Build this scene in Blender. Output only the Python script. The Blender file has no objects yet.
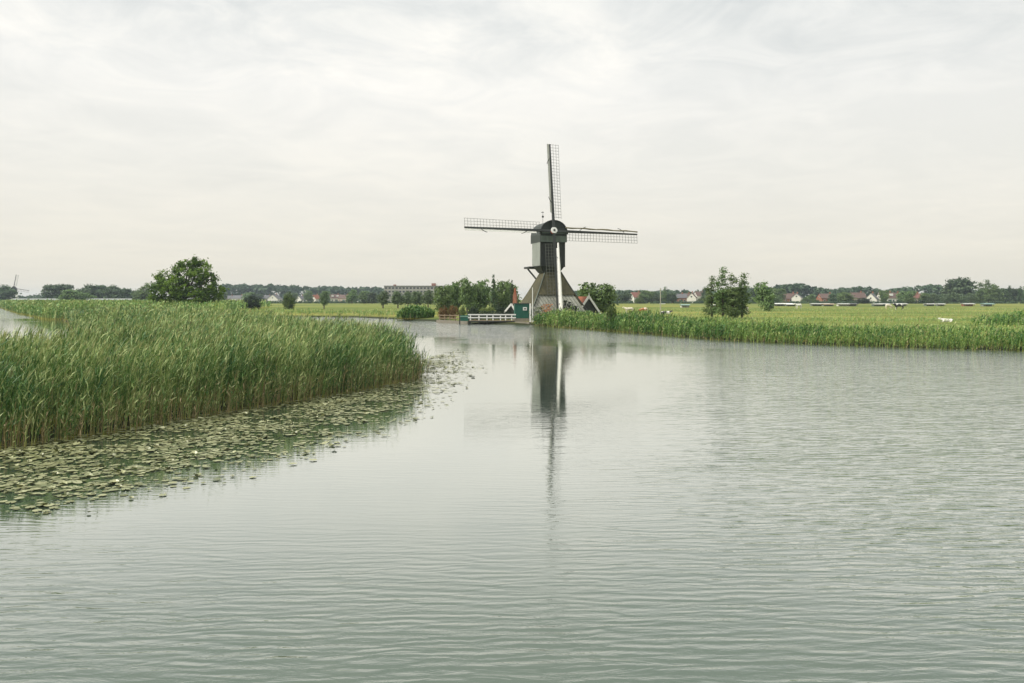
import bpy, bmesh, math, random
import numpy as np
from mathutils import Vector, Matrix, noise as mnoise

C = bpy.context.scene
COL = C.collection
R = math.radians
rng = np.random.default_rng(11)
random.seed(11)

# ------------------------------------------------------------------ camera
H, F, HOR = 2.7, 800.0, 299.0
cam_d = bpy.data.cameras.new('camera'); cam = bpy.data.objects.new('camera', cam_d); COL.objects.link(cam)
cam.location = (0, 0, H); cam.rotation_euler = (R(90), 0, 0)
cam_d.sensor_width = 36; cam_d.lens = F / 1024 * 36
cam_d.shift_y = -(341.5 - HOR) / 1024
cam_d.clip_start = 0.1; cam_d.clip_end = 9000
C.camera = cam
C.render.resolution_x = 1024; C.render.resolution_y = 683

# ------------------------------------------------------------------ light, exposure
C.view_settings.view_transform = 'Standard'; C.view_settings.look = 'None'
C.view_settings.exposure = 0.17; C.view_settings.gamma = 1.0
C.view_settings.use_curve_mapping = False
SUN_EL, SUN_AZ = R(46), R(-112)          # azimuth measured from +Y towards +X
sd = bpy.data.lights.new('sun', 'SUN'); so = bpy.data.objects.new('sun', sd); COL.objects.link(so)
sd.energy = 3.4; sd.angle = R(10); sd.color = (1.0, 0.95, 0.86)
sdir = Vector((math.sin(SUN_AZ) * math.cos(SUN_EL), math.cos(SUN_AZ) * math.cos(SUN_EL), math.sin(SUN_EL)))
so.rotation_euler = sdir.to_track_quat('Z', 'Y').to_euler()

W = bpy.data.worlds.new("World"); C.world = W; W.use_nodes = True
nt = W.node_tree; N = nt.nodes; L = nt.links
for n in list(N): N.remove(n)
def nd(t, **k):
    n = N.new(t)
    for a, b in k.items(): setattr(n, a, b)
    return n
def mth(op, a, b=None, c=None):
    n = N.new('ShaderNodeMath'); n.operation = op
    for i, v in enumerate((a, b, c)):
        if v is None: continue
        if isinstance(v, (int, float)): n.inputs[i].default_value = v
        else: L.new(v, n.inputs[i])
    return n.outputs[0]
def ramp(fac, stops, interp='LINEAR'):
    n = N.new('ShaderNodeValToRGB'); L.new(fac, n.inputs[0]); r = n.color_ramp; r.interpolation = interp
    while len(r.elements) < len(stops): r.elements.new(0.5)
    for e, (p, c) in zip(r.elements, stops):
        e.position = p; e.color = tuple(c) + ((1,) if len(c) == 3 else ())
    return n.outputs[0]
sky = nd('ShaderNodeTexSky', sky_type='NISHITA', sun_disc=False, sun_elevation=SUN_EL, sun_rotation=SUN_AZ)
bg_sky = nd('ShaderNodeBackground'); bg_sky.inputs[1].default_value = 0.10; L.new(sky.outputs[0], bg_sky.inputs[0])
tc = nd('ShaderNodeTexCoord'); sp = nd('ShaderNodeSeparateXYZ'); L.new(tc.outputs['Generated'], sp.inputs[0])
zc = mth('MAXIMUM', sp.outputs[2], 0.0)
zp = mth('ADD', zc, 0.10)
cx = mth('DIVIDE', sp.outputs[0], zp); cy = mth('DIVIDE', sp.outputs[1], zp)
cb = nd('ShaderNodeCombineXYZ'); L.new(cx, cb.inputs[0]); L.new(cy, cb.inputs[1])
n1 = nd('ShaderNodeTexNoise'); n1.inputs['Scale'].default_value = 0.55; n1.inputs['Detail'].default_value = 7; n1.inputs['Roughness'].default_value = 0.55; n1.inputs['Distortion'].default_value = 0.5
L.new(cb.outputs[0], n1.inputs['Vector'])
n2 = nd('ShaderNodeTexNoise'); n2.inputs['Scale'].default_value = 2.3; n2.inputs['Detail'].default_value = 8; n2.inputs['Roughness'].default_value = 0.6; n2.inputs['Distortion'].default_value = 0.9
L.new(cb.outputs[0], n2.inputs['Vector'])
# broad tone with elevation: warm pale at the horizon, brightest at mid height, greyer veil above
base = ramp(zc, [(0.0, (0.75, 0.705, 0.60)), (0.06, (0.78, 0.745, 0.655)), (0.16, (0.84, 0.82, 0.755)),
                 (0.25, (0.895, 0.88, 0.835)), (0.36, (0.84, 0.84, 0.81)), (1.0, (0.80, 0.80, 0.79))])
cl = mth('SUBTRACT', mth('ADD', mth('MULTIPLY', n1.outputs['Fac'], 0.6), mth('MULTIPLY', n2.outputs['Fac'], 0.4)), mth('MULTIPLY', mth('MAXIMUM', mth('ADD', sp.outputs[0], 0.05), 0.0), 0.11))
amp = ramp(zc, [(0.0, (0.10,)*3), (0.12, (0.20,)*3), (0.23, (0.38,)*3), (0.32, (1.0,)*3)])
dark = ramp(cl, [(0.38, (0.70, 0.74, 0.77)), (0.49, (0.91, 0.925, 0.935)), (0.58, (1.10, 1.085, 1.06))])
mx = nd('ShaderNodeMix', data_type='RGBA'); L.new(amp, mx.inputs[0]); mx.inputs[6].default_value = (1, 1, 1, 1); L.new(dark, mx.inputs[7])
mu = nd('ShaderNodeMix', data_type='RGBA', blend_type='MULTIPLY'); mu.inputs[0].default_value = 1
L.new(base, mu.inputs[6]); L.new(mx.outputs[2], mu.inputs[7])
# an overcast sky is brighter towards the zenith
gain = mth('ADD', 1.0, mth('MULTIPLY', nd('ShaderNodeMapRange').outputs[0], 1.0))
mr = [n for n in N if n.bl_idname == 'ShaderNodeMapRange'][0]
L.new(zc, mr.inputs[0]); mr.inputs[1].default_value = 0.42; mr.inputs[2].default_value = 0.95; mr.inputs[3].default_value = 0.0; mr.inputs[4].default_value = 0.8
bg_cl = nd('ShaderNodeBackground'); L.new(mu.outputs[2], bg_cl.inputs[0]); L.new(gain, bg_cl.inputs[1])
ms = nd('ShaderNodeMixShader'); ms.inputs[0].default_value = 0.96
L.new(bg_sky.outputs[0], ms.inputs[1]); L.new(bg_cl.outputs[0], ms.inputs[2])
wo = nd('ShaderNodeOutputWorld'); L.new(ms.outputs[0], wo.inputs[0])

cy_ = C.cycles
cy_.max_bounces = 6; cy_.diffuse_bounces = 3; cy_.glossy_bounces = 3; cy_.transmission_bounces = 4; cy_.volume_bounces = 0
cy_.transparent_max_bounces = 8; cy_.caustics_reflective = False; cy_.caustics_refractive = False
cy_.use_denoising = True
cy_.use_adaptive_sampling = True; cy_.adaptive_threshold = 0.02

# ------------------------------------------------------------------ helpers
def P(px, py, Y):
    return Vector(((px - 512) / F * Y, Y, H - (py - HOR) / F * Y))
def PX(px, Y): return (px - 512) / F * Y
def PZ(py, Y): return H - (py - HOR) / F * Y
def WP(px, py, z=0.0):
    Y = (H - z) * F / (py - HOR); return ((px - 512) / F * Y, Y)

class NT:
    def __init__(s, name):
        s.m = bpy.data.materials.new(name); s.m.use_nodes = True; s.t = s.m.node_tree
        s.b = s.t.nodes['Principled BSDF']; s.out = s.t.nodes['Material Output']
    def n(s, t, **k):
        x = s.t.nodes.new(t)
        for a, b in k.items(): setattr(x, a, b)
        return x
    def l(s, a, b): s.t.links.new(a, b)
    def noise(s, scale, detail=4, rough=0.55, vec=None, dist=0.0, coord='Object', stretch=None):
        x = s.n('ShaderNodeTexNoise'); x.inputs['Scale'].default_value = scale; x.inputs['Detail'].default_value = detail
        x.inputs['Roughness'].default_value = rough; x.inputs['Distortion'].default_value = dist
        if vec is None:
            if coord == 'World':
                vec = s.n('ShaderNodeNewGeometry').outputs['Position']
            else: vec = s.n('ShaderNodeTexCoord').outputs[coord]
        if stretch:
            mp = s.n('ShaderNodeMapping'); mp.inputs['Scale'].default_value = stretch; s.l(vec, mp.inputs[0]); vec = mp.outputs[0]
        s.l(vec, x.inputs['Vector']); return x.outputs['Fac']
    def ramp(s, fac, stops):
        x = s.n('ShaderNodeValToRGB'); s.l(fac, x.inputs[0]); r = x.color_ramp
        while len(r.elements) < len(stops): r.elements.new(0.5)
        for e, (p, c) in zip(r.elements, stops): e.position = p; e.color = tuple(c) + (1,)
        return x.outputs[0]
    def mix(s, fac, a, b, mode='MIX'):
        x = s.n('ShaderNodeMix', data_type='RGBA', blend_type=mode)
        for i, v in ((0, fac), (6, a), (7, b)):
            if isinstance(v, (int, float)): x.inputs[i].default_value = v
            elif isinstance(v, tuple): x.inputs[i].default_value = v + (1,)
            else: s.l(v, x.inputs[i])
        return x.outputs[2]
    def math(s, op, a, b=0.0):
        x = s.n('ShaderNodeMath', operation=op)
        for i, v in ((0, a), (1, b)):
            if isinstance(v, (int, float)): x.inputs[i].default_value = v
            else: s.l(v, x.inputs[i])
        return x.outputs[0]
    def bump(s, h, strength=0.3, dist=0.02):
        x = s.n('ShaderNodeBump'); x.inputs['Strength'].default_value = strength; x.inputs['Distance'].default_value = dist
        s.l(h, x.inputs['Height']); s.l(x.outputs[0], s.b.inputs['Normal'])

def mat_wear(name, c, rough=0.7, var=0.25, scale=3.0, stretch=(1, 1, 0.25), bump=0.2):
    t = NT(name); f = t.noise(scale, 6, 0.65, stretch=stretch)
    c0 = tuple(x * (1 - var) for x in c); c1 = tuple(min(1, x * (1 + var)) for x in c)
    t.l(t.ramp(f, [(0.3, c0), (0.7, c1)]), t.b.inputs['Base Color']); t.b.inputs['Roughness'].default_value = rough
    if bump: t.bump(f, bump, 0.02)
    return t.m

def mat_leaf(name, c_lo, c_hi, trans=0.25, objvar=0.0):
    """foliage: colour of each leaf from its own random tint, partly translucent"""
    t = NT(name); at = t.n('ShaderNodeAttribute', attribute_name='var')
    sx = t.n('ShaderNodeSeparateColor'); t.l(at.outputs['Color'], sx.inputs[0])
    col = t.ramp(sx.outputs[0], [(0.0, c_lo), (1.0, c_hi)])
    if objvar:
        oi = t.n('ShaderNodeObjectInfo'); hs = t.n('ShaderNodeHueSaturation')
        t.l(t.math('ADD', 0.5 - 0.03 * objvar, t.math('MULTIPLY', oi.outputs['Random'], 0.05 * objvar)), hs.inputs['Hue'])
        t.l(t.math('ADD', 1 - 0.3 * objvar, t.math('MULTIPLY', oi.outputs['Random'], 0.6 * objvar)), hs.inputs['Value'])
        hs.inputs['Saturation'].default_value = 0.92
        t.l(col, hs.inputs['Color']); col = hs.outputs[0]
    t.l(col, t.b.inputs['Base Color']); t.b.inputs['Roughness'].default_value = 0.6
    t.b.inputs['Specular IOR Level'].default_value = 0.3
    tr = t.n('ShaderNodeBsdfTranslucent'); t.l(col, tr.inputs[0]); mxs = t.n('ShaderNodeMixShader'); mxs.inputs[0].default_value = trans
    t.l(t.b.outputs[0], mxs.inputs[1]); t.l(tr.outputs[0], mxs.inputs[2]); t.l(mxs.outputs[0], t.out.inputs[0])
    return t.m

def tag(o, label=None, cat=None, group=None, kind=None):
    if label: o['label'] = label
    if cat: o['category'] = cat
    if group: o['group'] = group
    if kind: o['kind'] = kind
    return o
def link(o, parent=None):
    COL.objects.link(o)
    if parent: o.parent = parent
    return o
def empty(name, loc, rz=0.0):
    o = bpy.data.objects.new(name, None); o.empty_display_size = 0.3; COL.objects.link(o)
    o.location = loc; o.rotation_euler = (0, 0, rz); return o
def quads(name, V, mat, parent=None, var=None, smooth=False):
    """V: (n,4,3) array of quads -> one mesh object"""
    V = np.ascontiguousarray(V, dtype=np.float32); n = len(V)
    me = bpy.data.meshes.new(name); me.vertices.add(n * 4); me.loops.add(n * 4); me.polygons.add(n)
    me.vertices.foreach_set('co', V.reshape(-1)); me.loops.foreach_set('vertex_index', np.arange(n * 4, dtype=np.int32))
    me.polygons.foreach_set('loop_start', np.arange(0, n * 4, 4, dtype=np.int32))
    me.update(calc_edges=True)
    if var is not None:
        a = me.attributes.new('var', 'FLOAT_COLOR', 'POINT')
        v4 = np.ones((n * 4, 4), np.float32); v4[:, :3] = np.repeat(var, 4, axis=0) if len(var) == n else var
        a.data.foreach_set('color', v4.reshape(-1))
    me.materials.append(mat)
    o = bpy.data.objects.new(name, me); return link(o, parent)
def strips(name, S, mat, parent=None, var=None):
    """S: (n, k, 2, 3) ribbons with k cross sections -> one mesh; var (n,k,3)"""
    S = np.ascontiguousarray(S, np.float32); n, k = S.shape[:2]
    me = bpy.data.meshes.new(name); me.vertices.add(n * k * 2); nf = n * (k - 1)
    me.vertices.foreach_set('co', S.reshape(-1))
    b = (np.arange(n) * k * 2)[:, None] + (np.arange(k - 1) * 2)[None, :]
    f = np.stack([b, b + 1, b + 3, b + 2], -1).reshape(-1).astype(np.int32)
    me.loops.add(nf * 4); me.polygons.add(nf); me.loops.foreach_set('vertex_index', f)
    me.polygons.foreach_set('loop_start', np.arange(0, nf * 4, 4, dtype=np.int32)); me.update(calc_edges=True)
    if var is not None:
        a = me.attributes.new('var', 'FLOAT_COLOR', 'POINT'); v4 = np.ones((n * k * 2, 4), np.float32)
        v4[:, :3] = np.repeat(var.reshape(-1, 3), 2, axis=0); a.data.foreach_set('color', v4.reshape(-1))
    me.materials.append(mat); o = bpy.data.objects.new(name, me); return link(o, parent)
def join_strip_sets(sets):
    """several (S,var) with different k -> a single list of quads + per-vertex var"""
    Q, V = [], []
    for S, v in sets:
        q = np.stack([S[:, :-1, 0], S[:, :-1, 1], S[:, 1:, 1], S[:, 1:, 0]], 2).reshape(-1, 4, 3)
        w = np.stack([v[:, :-1], v[:, :-1], v[:, 1:], v[:, 1:]], 2).reshape(-1, 3)
        Q.append(q); V.append(w)
    return np.concatenate(Q), np.concatenate(V)

class MB:
    """collects simple shapes, builds ONE mesh"""
    def __init__(s): s.v = []; s.f = []; s.mi = []; s.mat = 0
    def add(s, vs, fs):
        o = len(s.v); s.v += [tuple(v) for v in vs]; s.f += [tuple(i + o for i in f) for f in fs]; s.mi += [s.mat] * len(fs); return s
    def box(s, c, d, rot=None):
        x, y, z = (a / 2 for a in d)
        vs = [Vector(p) for p in ((-x,-y,-z),(x,-y,-z),(x,y,-z),(-x,y,-z),(-x,-y,z),(x,-y,z),(x,y,z),(-x,y,z))]
        if rot is not None: vs = [rot @ v for v in vs]
        vs = [v + Vector(c) for v in vs]
        return s.add(vs, [(3,2,1,0),(4,5,6,7),(0,1,5,4),(1,2,6,5),(2,3,7,6),(3,0,4,7)])
    def bar(s, a, b, w, h=None, w2=None, h2=None, up=(0, 0, 1)):
        a, b = Vector(a), Vector(b); h = h or w; w2 = w2 or w; h2 = h2 or h
        d = (b - a).normalized(); u = Vector(up)
        if abs(d.dot(u)) > 0.98: u = Vector((0, 1, 0))
        x = d.cross(u).normalized(); y = x.cross(d).normalized(); vs = []
        for p, ww, hh in ((a, w, h), (b, w2, h2)):
            vs += [p + x*sx*ww/2 + y*sy*hh/2 for sx, sy in ((-1,-1),(1,-1),(1,1),(-1,1))]
        return s.add(vs, [(0,1,2,3),(7,6,5,4),(1,0,4,5),(2,1,5,6),(3,2,6,7),(0,3,7,4)])
    def tube(s, pts, rad, n=8):
        pts = [Vector(p) for p in pts]; vs = []; fs = []
        for i, p in enumerate(pts):
            d = (pts[min(i+1, len(pts)-1)] - pts[max(i-1, 0)]).normalized()
            u = Vector((0, 0, 1)) if abs(d.z) < 0.9 else Vector((0, 1, 0))
            x = d.cross(u).normalized(); y = d.cross(x).normalized(); r = rad[i] if hasattr(rad, '__len__') else rad
            vs += [p + (x*math.cos(2*math.pi*k/n) + y*math.sin(2*math.pi*k/n))*r for k in range(n)]
        for i in range(len(pts)-1):
            for k in range(n):
                a = i*n+k; b = i*n+(k+1) % n; fs.append((a, b, b+n, a+n))
        fs.append(tuple(range(n))[::-1]); fs.append(tuple(range(len(vs)-n, len(vs)))); return s.add(vs, fs)
    def frustum(s, w0, d0, z0, w1, d1, z1, cx=0, cy=0):
        vs = []
        for w, d, z in ((w0, d0, z0), (w1, d1, z1)): vs += [(cx-w/2, cy-d/2, z), (cx+w/2, cy-d/2, z), (cx+w/2, cy+d/2, z), (cx-w/2, cy+d/2, z)]
        return s.add(vs, [(3,2,1,0),(4,5,6,7),(0,1,5,4),(1,2,6,5),(2,3,7,6),(3,0,4,7)])
    def mesh(s, name, mats, bevel=0.0, smooth=False):
        me = bpy.data.meshes.new(name); me.from_pydata(s.v, [], s.f); me.update()
        for m in (mats if isinstance(mats, (list, tuple)) else [mats]): me.materials.append(m)
        me.polygons.foreach_set('material_index', s.mi)
        bm = bmesh.new(); bm.from_mesh(me); bmesh.ops.recalc_face_normals(bm, faces=bm.faces[:])
        if bevel: bmesh.ops.bevel(bm, geom=bm.edges[:], offset=bevel, segments=1, affect='EDGES')
        bm.to_mesh(me); bm.free()
        if smooth: me.polygons.foreach_set('use_smooth', [True]*len(me.polygons))
        return me
    def build(s, name, mats, parent=None, bevel=0.0, smooth=False):
        return link(bpy.data.objects.new(name, s.mesh(name, mats, bevel, smooth)), parent)

def copy_tree(o, parent=None):
    c = o.copy(); COL.objects.link(c)
    if parent: c.parent = parent
    for ch in [x for x in KIDS.get(o.name, [])]:
        copy_tree(ch, c)
    return c
KIDS = {}
def reg(root):
    """remember the children of a prototype (and theirs) for copying"""
    def walk(o):
        KIDS[o.name] = list(o.children)
        for c in o.children: walk(c)
    bpy.context.view_layer.update(); walk(root)

def seg_dist(px, py, poly, closed=True):
    d = np.full(px.shape, 1e9); n = len(poly)
    for i in range(n if closed else n-1):
        ax, ay = poly[i]; bx, by = poly[(i+1) % n]; dx, dy = bx-ax, by-ay
        t = np.clip(((px-ax)*dx + (py-ay)*dy) / (dx*dx+dy*dy+1e-9), 0, 1)
        d = np.minimum(d, np.hypot(px-ax-t*dx, py-ay-t*dy))
    return d
def inside(px, py, poly):
    r = np.zeros(px.shape, bool); n = len(poly)
    for i in range(n):
        ax, ay = poly[i]; bx, by = poly[(i+1) % n]
        if ay == by: continue
        c = ((ay > py) != (by > py)) & (px < (bx-ax)*(py-ay)/(by-ay)+ax); r ^= c
    return r

# ------------------------------------------------------------------ the river: shores in metres
LEFT_SHORE = [(-60, 0), (-40, 6), (-20, 11), (-14, 12.9), (-9.3, 14.6), (-8.85, 15.3), (-8.36, 16.2), (-7.9, 17.4), (-7.26, 18.6), (-6.55, 20.0),
              (-5.7, 21.6), (-4.75, 23.5), (-3.9, 25.7), (-3.5, 27.2), (-3.55, 28.6), (-4.3, 31), (-6, 35.5), (-9, 42), (-15, 54), (-26, 72),
              (-40, 90), (-50, 104), (-56, 114)]
FAR_BANK = [(-60, 125), (-40, 121), (-22.9, 116.8), (-14.8, 105.4), (-8.45, 93.9), (-4.5, 86.4), (1.66, 83), (4.6, 77), (7.3, 69.7), (9, 65.5),
            (11.1, 60), (13.7, 52.7), (17.3, 48), (21.6, 44.5), (26.6, 41.5), (36, 37), (60, 29), (100, 24), (170, 20)]
RIVER = LEFT_SHORE + FAR_BANK + [(170, -30), (-60, -30)]
POND_R = [(-60, 17), (-30, 20.5), (-14.9, 22.8), (-15.6, 28), (-19.2, 37), (-32, 58), (-50, 90), (-58, 103)]
POND_F = [(-70, 120), (-87, 144), (-122, 196), (-197, 308), (-330, 520)]
POND = POND_R + POND_F + [(-420, 500), (-200, 60), (-100, 14)]

xs = np.concatenate([-np.geomspace(2600, 95, 34), np.arange(-94, 70, 0.8), np.geomspace(71, 2600, 36)])
ys = np.concatenate([[-60, -40, -30, -20, -10, -5], np.arange(0, 130, 0.8), np.geomspace(131, 2600, 60)])
GX, GY = np.meshgrid(xs, ys)
dw = np.minimum(np.where(inside(GX, GY, RIVER), -1, 1) * seg_dist(GX, GY, RIVER), np.where(inside(GX, GY, POND), -1, 1) * seg_dist(GX, GY, POND))
GZ = np.where(dw > 0, 0.32 * (1 - np.exp(-dw / 1.2)) + 0.08 * np.clip(dw / 10, 0, 1), np.maximum(dw * 0.5, -0.9))
und = np.array([mnoise.noise(Vector((x * 0.09, y * 0.09, 0))) for x, y in zip(GX.ravel(), GY.ravel())]).reshape(GX.shape)
GZ = GZ + np.where(dw > 1.5, und * 0.05, 0)
def ground_z(x, y):
    d = min(float(np.where(inside(np.array(x), np.array(y), RIVER), -1, 1) * seg_dist(np.array([float(x)]), np.array([float(y)]), RIVER)[0]),
            float(np.where(inside(np.array(x), np.array(y), POND), -1, 1) * seg_dist(np.array([float(x)]), np.array([float(y)]), POND)[0]))
    return 0.32 * (1 - math.exp(-d / 1.2)) + 0.08 * min(max(d / 10, 0), 1) if d > 0 else 0.0

t = NT('meadow_ground')
fa = t.noise(0.035, 5, 0.6, stretch=(0.35, 1.6, 1)); fb = t.noise(0.6, 6, 0.7, stretch=(0.7, 1.3, 1)); fc = t.noise(0.11, 4, 0.6, stretch=(0.25, 1.8, 1), dist=0.5)
c1 = t.ramp(fa, [(0.40, (0.065, 0.115, 0.022)), (0.50, (0.15, 0.185, 0.038)), (0.57, (0.34, 0.30, 0.075))])
c2 = t.ramp(fc, [(0.44, (0.055, 0.10, 0.022)), (0.56, (0.25, 0.25, 0.065))])
cc = t.mix(0.5, c1, c2); cc = t.mix(t.math('MULTIPLY', fb, 0.45), cc, (0.10, 0.14, 0.035))
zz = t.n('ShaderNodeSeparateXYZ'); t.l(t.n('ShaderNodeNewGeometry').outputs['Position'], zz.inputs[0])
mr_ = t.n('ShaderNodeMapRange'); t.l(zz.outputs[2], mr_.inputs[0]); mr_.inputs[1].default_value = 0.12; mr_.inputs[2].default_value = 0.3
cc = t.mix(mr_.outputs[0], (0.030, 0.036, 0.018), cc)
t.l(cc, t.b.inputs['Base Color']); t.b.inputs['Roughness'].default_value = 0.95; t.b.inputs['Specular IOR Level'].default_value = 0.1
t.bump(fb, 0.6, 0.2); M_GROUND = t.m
nx, ny = len(xs), len(ys)
vv = np.stack([GX, GY, GZ], -1).reshape(-1, 3)
ii = (np.arange(ny-1)[:, None]*nx + np.arange(nx-1)[None, :]).reshape(-1)
ff = np.stack([ii, ii+1, ii+nx+1, ii+nx], -1)
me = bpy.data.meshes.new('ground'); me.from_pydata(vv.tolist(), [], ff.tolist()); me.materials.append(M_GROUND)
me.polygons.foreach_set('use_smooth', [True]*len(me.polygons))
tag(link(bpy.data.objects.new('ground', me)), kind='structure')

# water
t = NT('river_water')
geo = t.n('ShaderNodeNewGeometry').outputs['Position']
w1 = t.noise(6.6, 4, 0.6, vec=geo, stretch=(0.24, 1.0, 1), dist=0.9)       # ripples, crests across the view
w2 = t.noise(1.6, 2, 0.5, vec=geo, stretch=(0.16, 1.0, 1), dist=0.4)
w3 = t.noise(13.0, 2, 0.5, vec=geo, stretch=(0.4, 1.0, 1))
calm = t.noise(0.085, 3, 0.5, vec=geo, stretch=(1.0, 0.8, 1), dist=0.8)
sxyz = t.n('ShaderNodeSeparateXYZ'); t.l(geo, sxyz.inputs[0])
# the lee of the reed bed is calm, the open reach to the right is ruffled by the wind
lee = t.n('ShaderNodeMapRange'); lee.interpolation_type = 'SMOOTHSTEP'
t.l(t.math('ADD', t.math('SUBTRACT', sxyz.outputs[0], t.math('MULTIPLY', sxyz.outputs[1], 0.28)), t.math('MULTIPLY', t.math('SUBTRACT', calm, 0.5), 8.0)), lee.inputs[0])
lee.inputs[1].default_value = -4.0; lee.inputs[2].default_value = 3.0; lee.inputs[3].default_value = 0.05; lee.inputs[4].default_value = 0.72
near = t.n('ShaderNodeMapRange'); near.interpolation_type = 'SMOOTHSTEP'; t.l(sxyz.outputs[1], near.inputs[0])
near.inputs[1].default_value = 5.5; near.inputs[2].default_value = 11.0; near.inputs[3].default_value = 0.42; near.inputs[4].default_value = 0.0
farr = t.n('ShaderNodeMapRange'); farr.interpolation_type = 'SMOOTHSTEP'; t.l(t.math('ADD', t.math('ADD', sxyz.outputs[1], t.math('MULTIPLY', sxyz.outputs[0], 0.9)), t.math('MULTIPLY', t.math('SUBTRACT', calm, 0.5), 45.0)), farr.inputs[0])
farr.inputs[1].default_value = 44.0; farr.inputs[2].default_value = 66.0; farr.inputs[3].default_value = 0.0; farr.inputs[4].default_value = 1.0
amp_ = t.math('MAXIMUM', t.math('MAXIMUM', lee.outputs[0], near.outputs[0]), farr.outputs[0])
def wavelet(lam, rot, dist, sx):
    mp = t.n('ShaderNodeMapping'); mp.inputs['Rotation'].default_value = (0, 0, R(rot)); mp.inputs['Scale'].default_value = (sx, 1, 1); t.l(geo, mp.inputs[0])
    w = t.n('ShaderNodeTexWave', wave_type='BANDS', bands_direction='Y'); w.inputs['Scale'].default_value = 0.314/lam; w.inputs['Distortion'].default_value = dist
    w.inputs['Detail'].default_value = 2.5; w.inputs['Detail Scale'].default_value = 0.9; w.inputs['Detail Roughness'].default_value = 0.55; t.l(mp.outputs[0], w.inputs['Vector']); return w.outputs['Fac']
gA = t.noise(0.9, 3, 0.6, vec=geo, stretch=(0.5, 1, 1)); gB = t.noise(0.5, 3, 0.6, vec=geo, stretch=(0.45, 1.2, 1))
wvA = t.math('MULTIPLY', wavelet(0.17, 6, 9, 0.5), t.math('MULTIPLY', gA, 0.22)); wvB = t.math('MULTIPLY', wavelet(0.105, -9, 8, 0.55), t.math('MULTIPLY', gB, 0.13))
w1 = t.math('ADD', w1, t.math('MULTIPLY', t.math('ADD', wvA, wvB), 1/0.42))
hsum = t.math('ADD', t.math('ADD', t.math('MULTIPLY', w1, 0.42), t.math('MULTIPLY', w2, 0.55)), t.math('MULTIPLY', w3, 0.07))
bmp = t.n('ShaderNodeBump'); bmp.inputs['Distance'].default_value = 0.056; t.l(hsum, bmp.inputs['Height']); t.l(amp_, bmp.inputs['Strength'])
t.t.nodes.remove(t.b)
lw_ = t.n('ShaderNodeLayerWeight'); lw_.inputs[0].default_value = 0.5; t.l(bmp.outputs[0], lw_.inputs['Normal'])
fr_ = t.ramp(lw_.outputs['Facing'], [(0.0, (0.03,)*3), (0.35, (0.07,)*3), (0.57, (0.155,)*3), (0.72, (0.50,)*3), (0.82, (0.79,)*3), (0.92, (0.86,)*3), (1.0, (0.95,)*3)])
df = t.n('ShaderNodeBsdfDiffuse'); df.inputs[0].default_value = (0.055, 0.082, 0.058, 1)
gl = t.n('ShaderNodeBsdfGlossy'); gl.inputs['Roughness'].default_value = 0.03; gl.inputs['Color'].default_value = (0.98, 0.985, 0.95, 1); t.l(bmp.outputs[0], gl.inputs['Normal'])
mw = t.n('ShaderNodeMixShader'); t.l(fr_, mw.inputs[0]); t.l(df.outputs[0], mw.inputs[1]); t.l(gl.outputs[0], mw.inputs[2]); t.l(mw.outputs[0], t.out.inputs[0])
M_WATER = t.m
me = bpy.data.meshes.new('water'); me.from_pydata([(-560, -50, 0), (400, -50, 0), (400, 640, 0), (-560, 640, 0)], [], [(0, 1, 2, 3)])
me.materials.append(M_WATER); tag(link(bpy.data.objects.new('water', me)), kind='structure')

# haze
hz = MB().box((0, 1275, 12.0), (5700, 2850, 28.0)).build('haze', NT('haze_air').m)
hm = hz.data.materials[0]; hn = hm.node_tree
hn.nodes.remove(hn.nodes['Principled BSDF']); pv = hn.nodes.new('ShaderNodeVolumePrincipled')
pv.inputs['Color'].default_value = (0.74, 0.86, 0.98, 1); pv.inputs['Density'].default_value = 0.00020; pv.inputs['Anisotropy'].default_value = 0.2
hn.links.new(pv.outputs[0], hn.nodes['Material Output'].inputs['Volume'])
tag(hz, kind='stuff')

def offs(line, d):
    out = []
    for i, (x, y) in enumerate(line):
        a = Vector(line[max(i-1, 0)]); b = Vector(line[min(i+1, len(line)-1)]); tdir = (b-a).normalized(); nrm = Vector((-tdir.y, tdir.x))
        out.append((x + nrm.x*d, y + nrm.y*d))
    return out
# ------------------------------------------------------------------ reeds
def scatter(poly, dens, n_try_scale=1.0):
    """random points in polygon with density dens(x,y) per m2"""
    A = np.array(poly); lo, hi = A.min(0), A.max(0); area = np.prod(hi - lo); out = []
    # stratify in Y bands so that dense near parts cost little
    bands = [b for b in (-20, 0, 10, 14, 18, 24, 32, 45, 65, 95, 140, 200, 330, 560)]
    for y0, y1 in zip(bands[:-1], bands[1:]):
        a, b = max(y0, lo[1]), min(y1, hi[1])
        if b <= a: continue
        gx, gy = np.meshgrid(np.linspace(lo[0], hi[0], 200), np.linspace(a, b, 12)); ins = inside(gx, gy, poly)
        if not ins.any(): continue
        x0, x1 = gx[ins].min() - 1, gx[ins].max() + 1; dd = dens(gx, gy)[ins].max() * 1.05
        n = int(dd * (x1-x0) * (b-a)); x = rng.uniform(x0, x1, n); y = rng.uniform(a, b, n)
        k = inside(x, y, poly) & (rng.uniform(0, dd, n) < dens(x, y)); out.append(np.stack([x[k], y[k]], 1))
    return np.concatenate(out)

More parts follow.
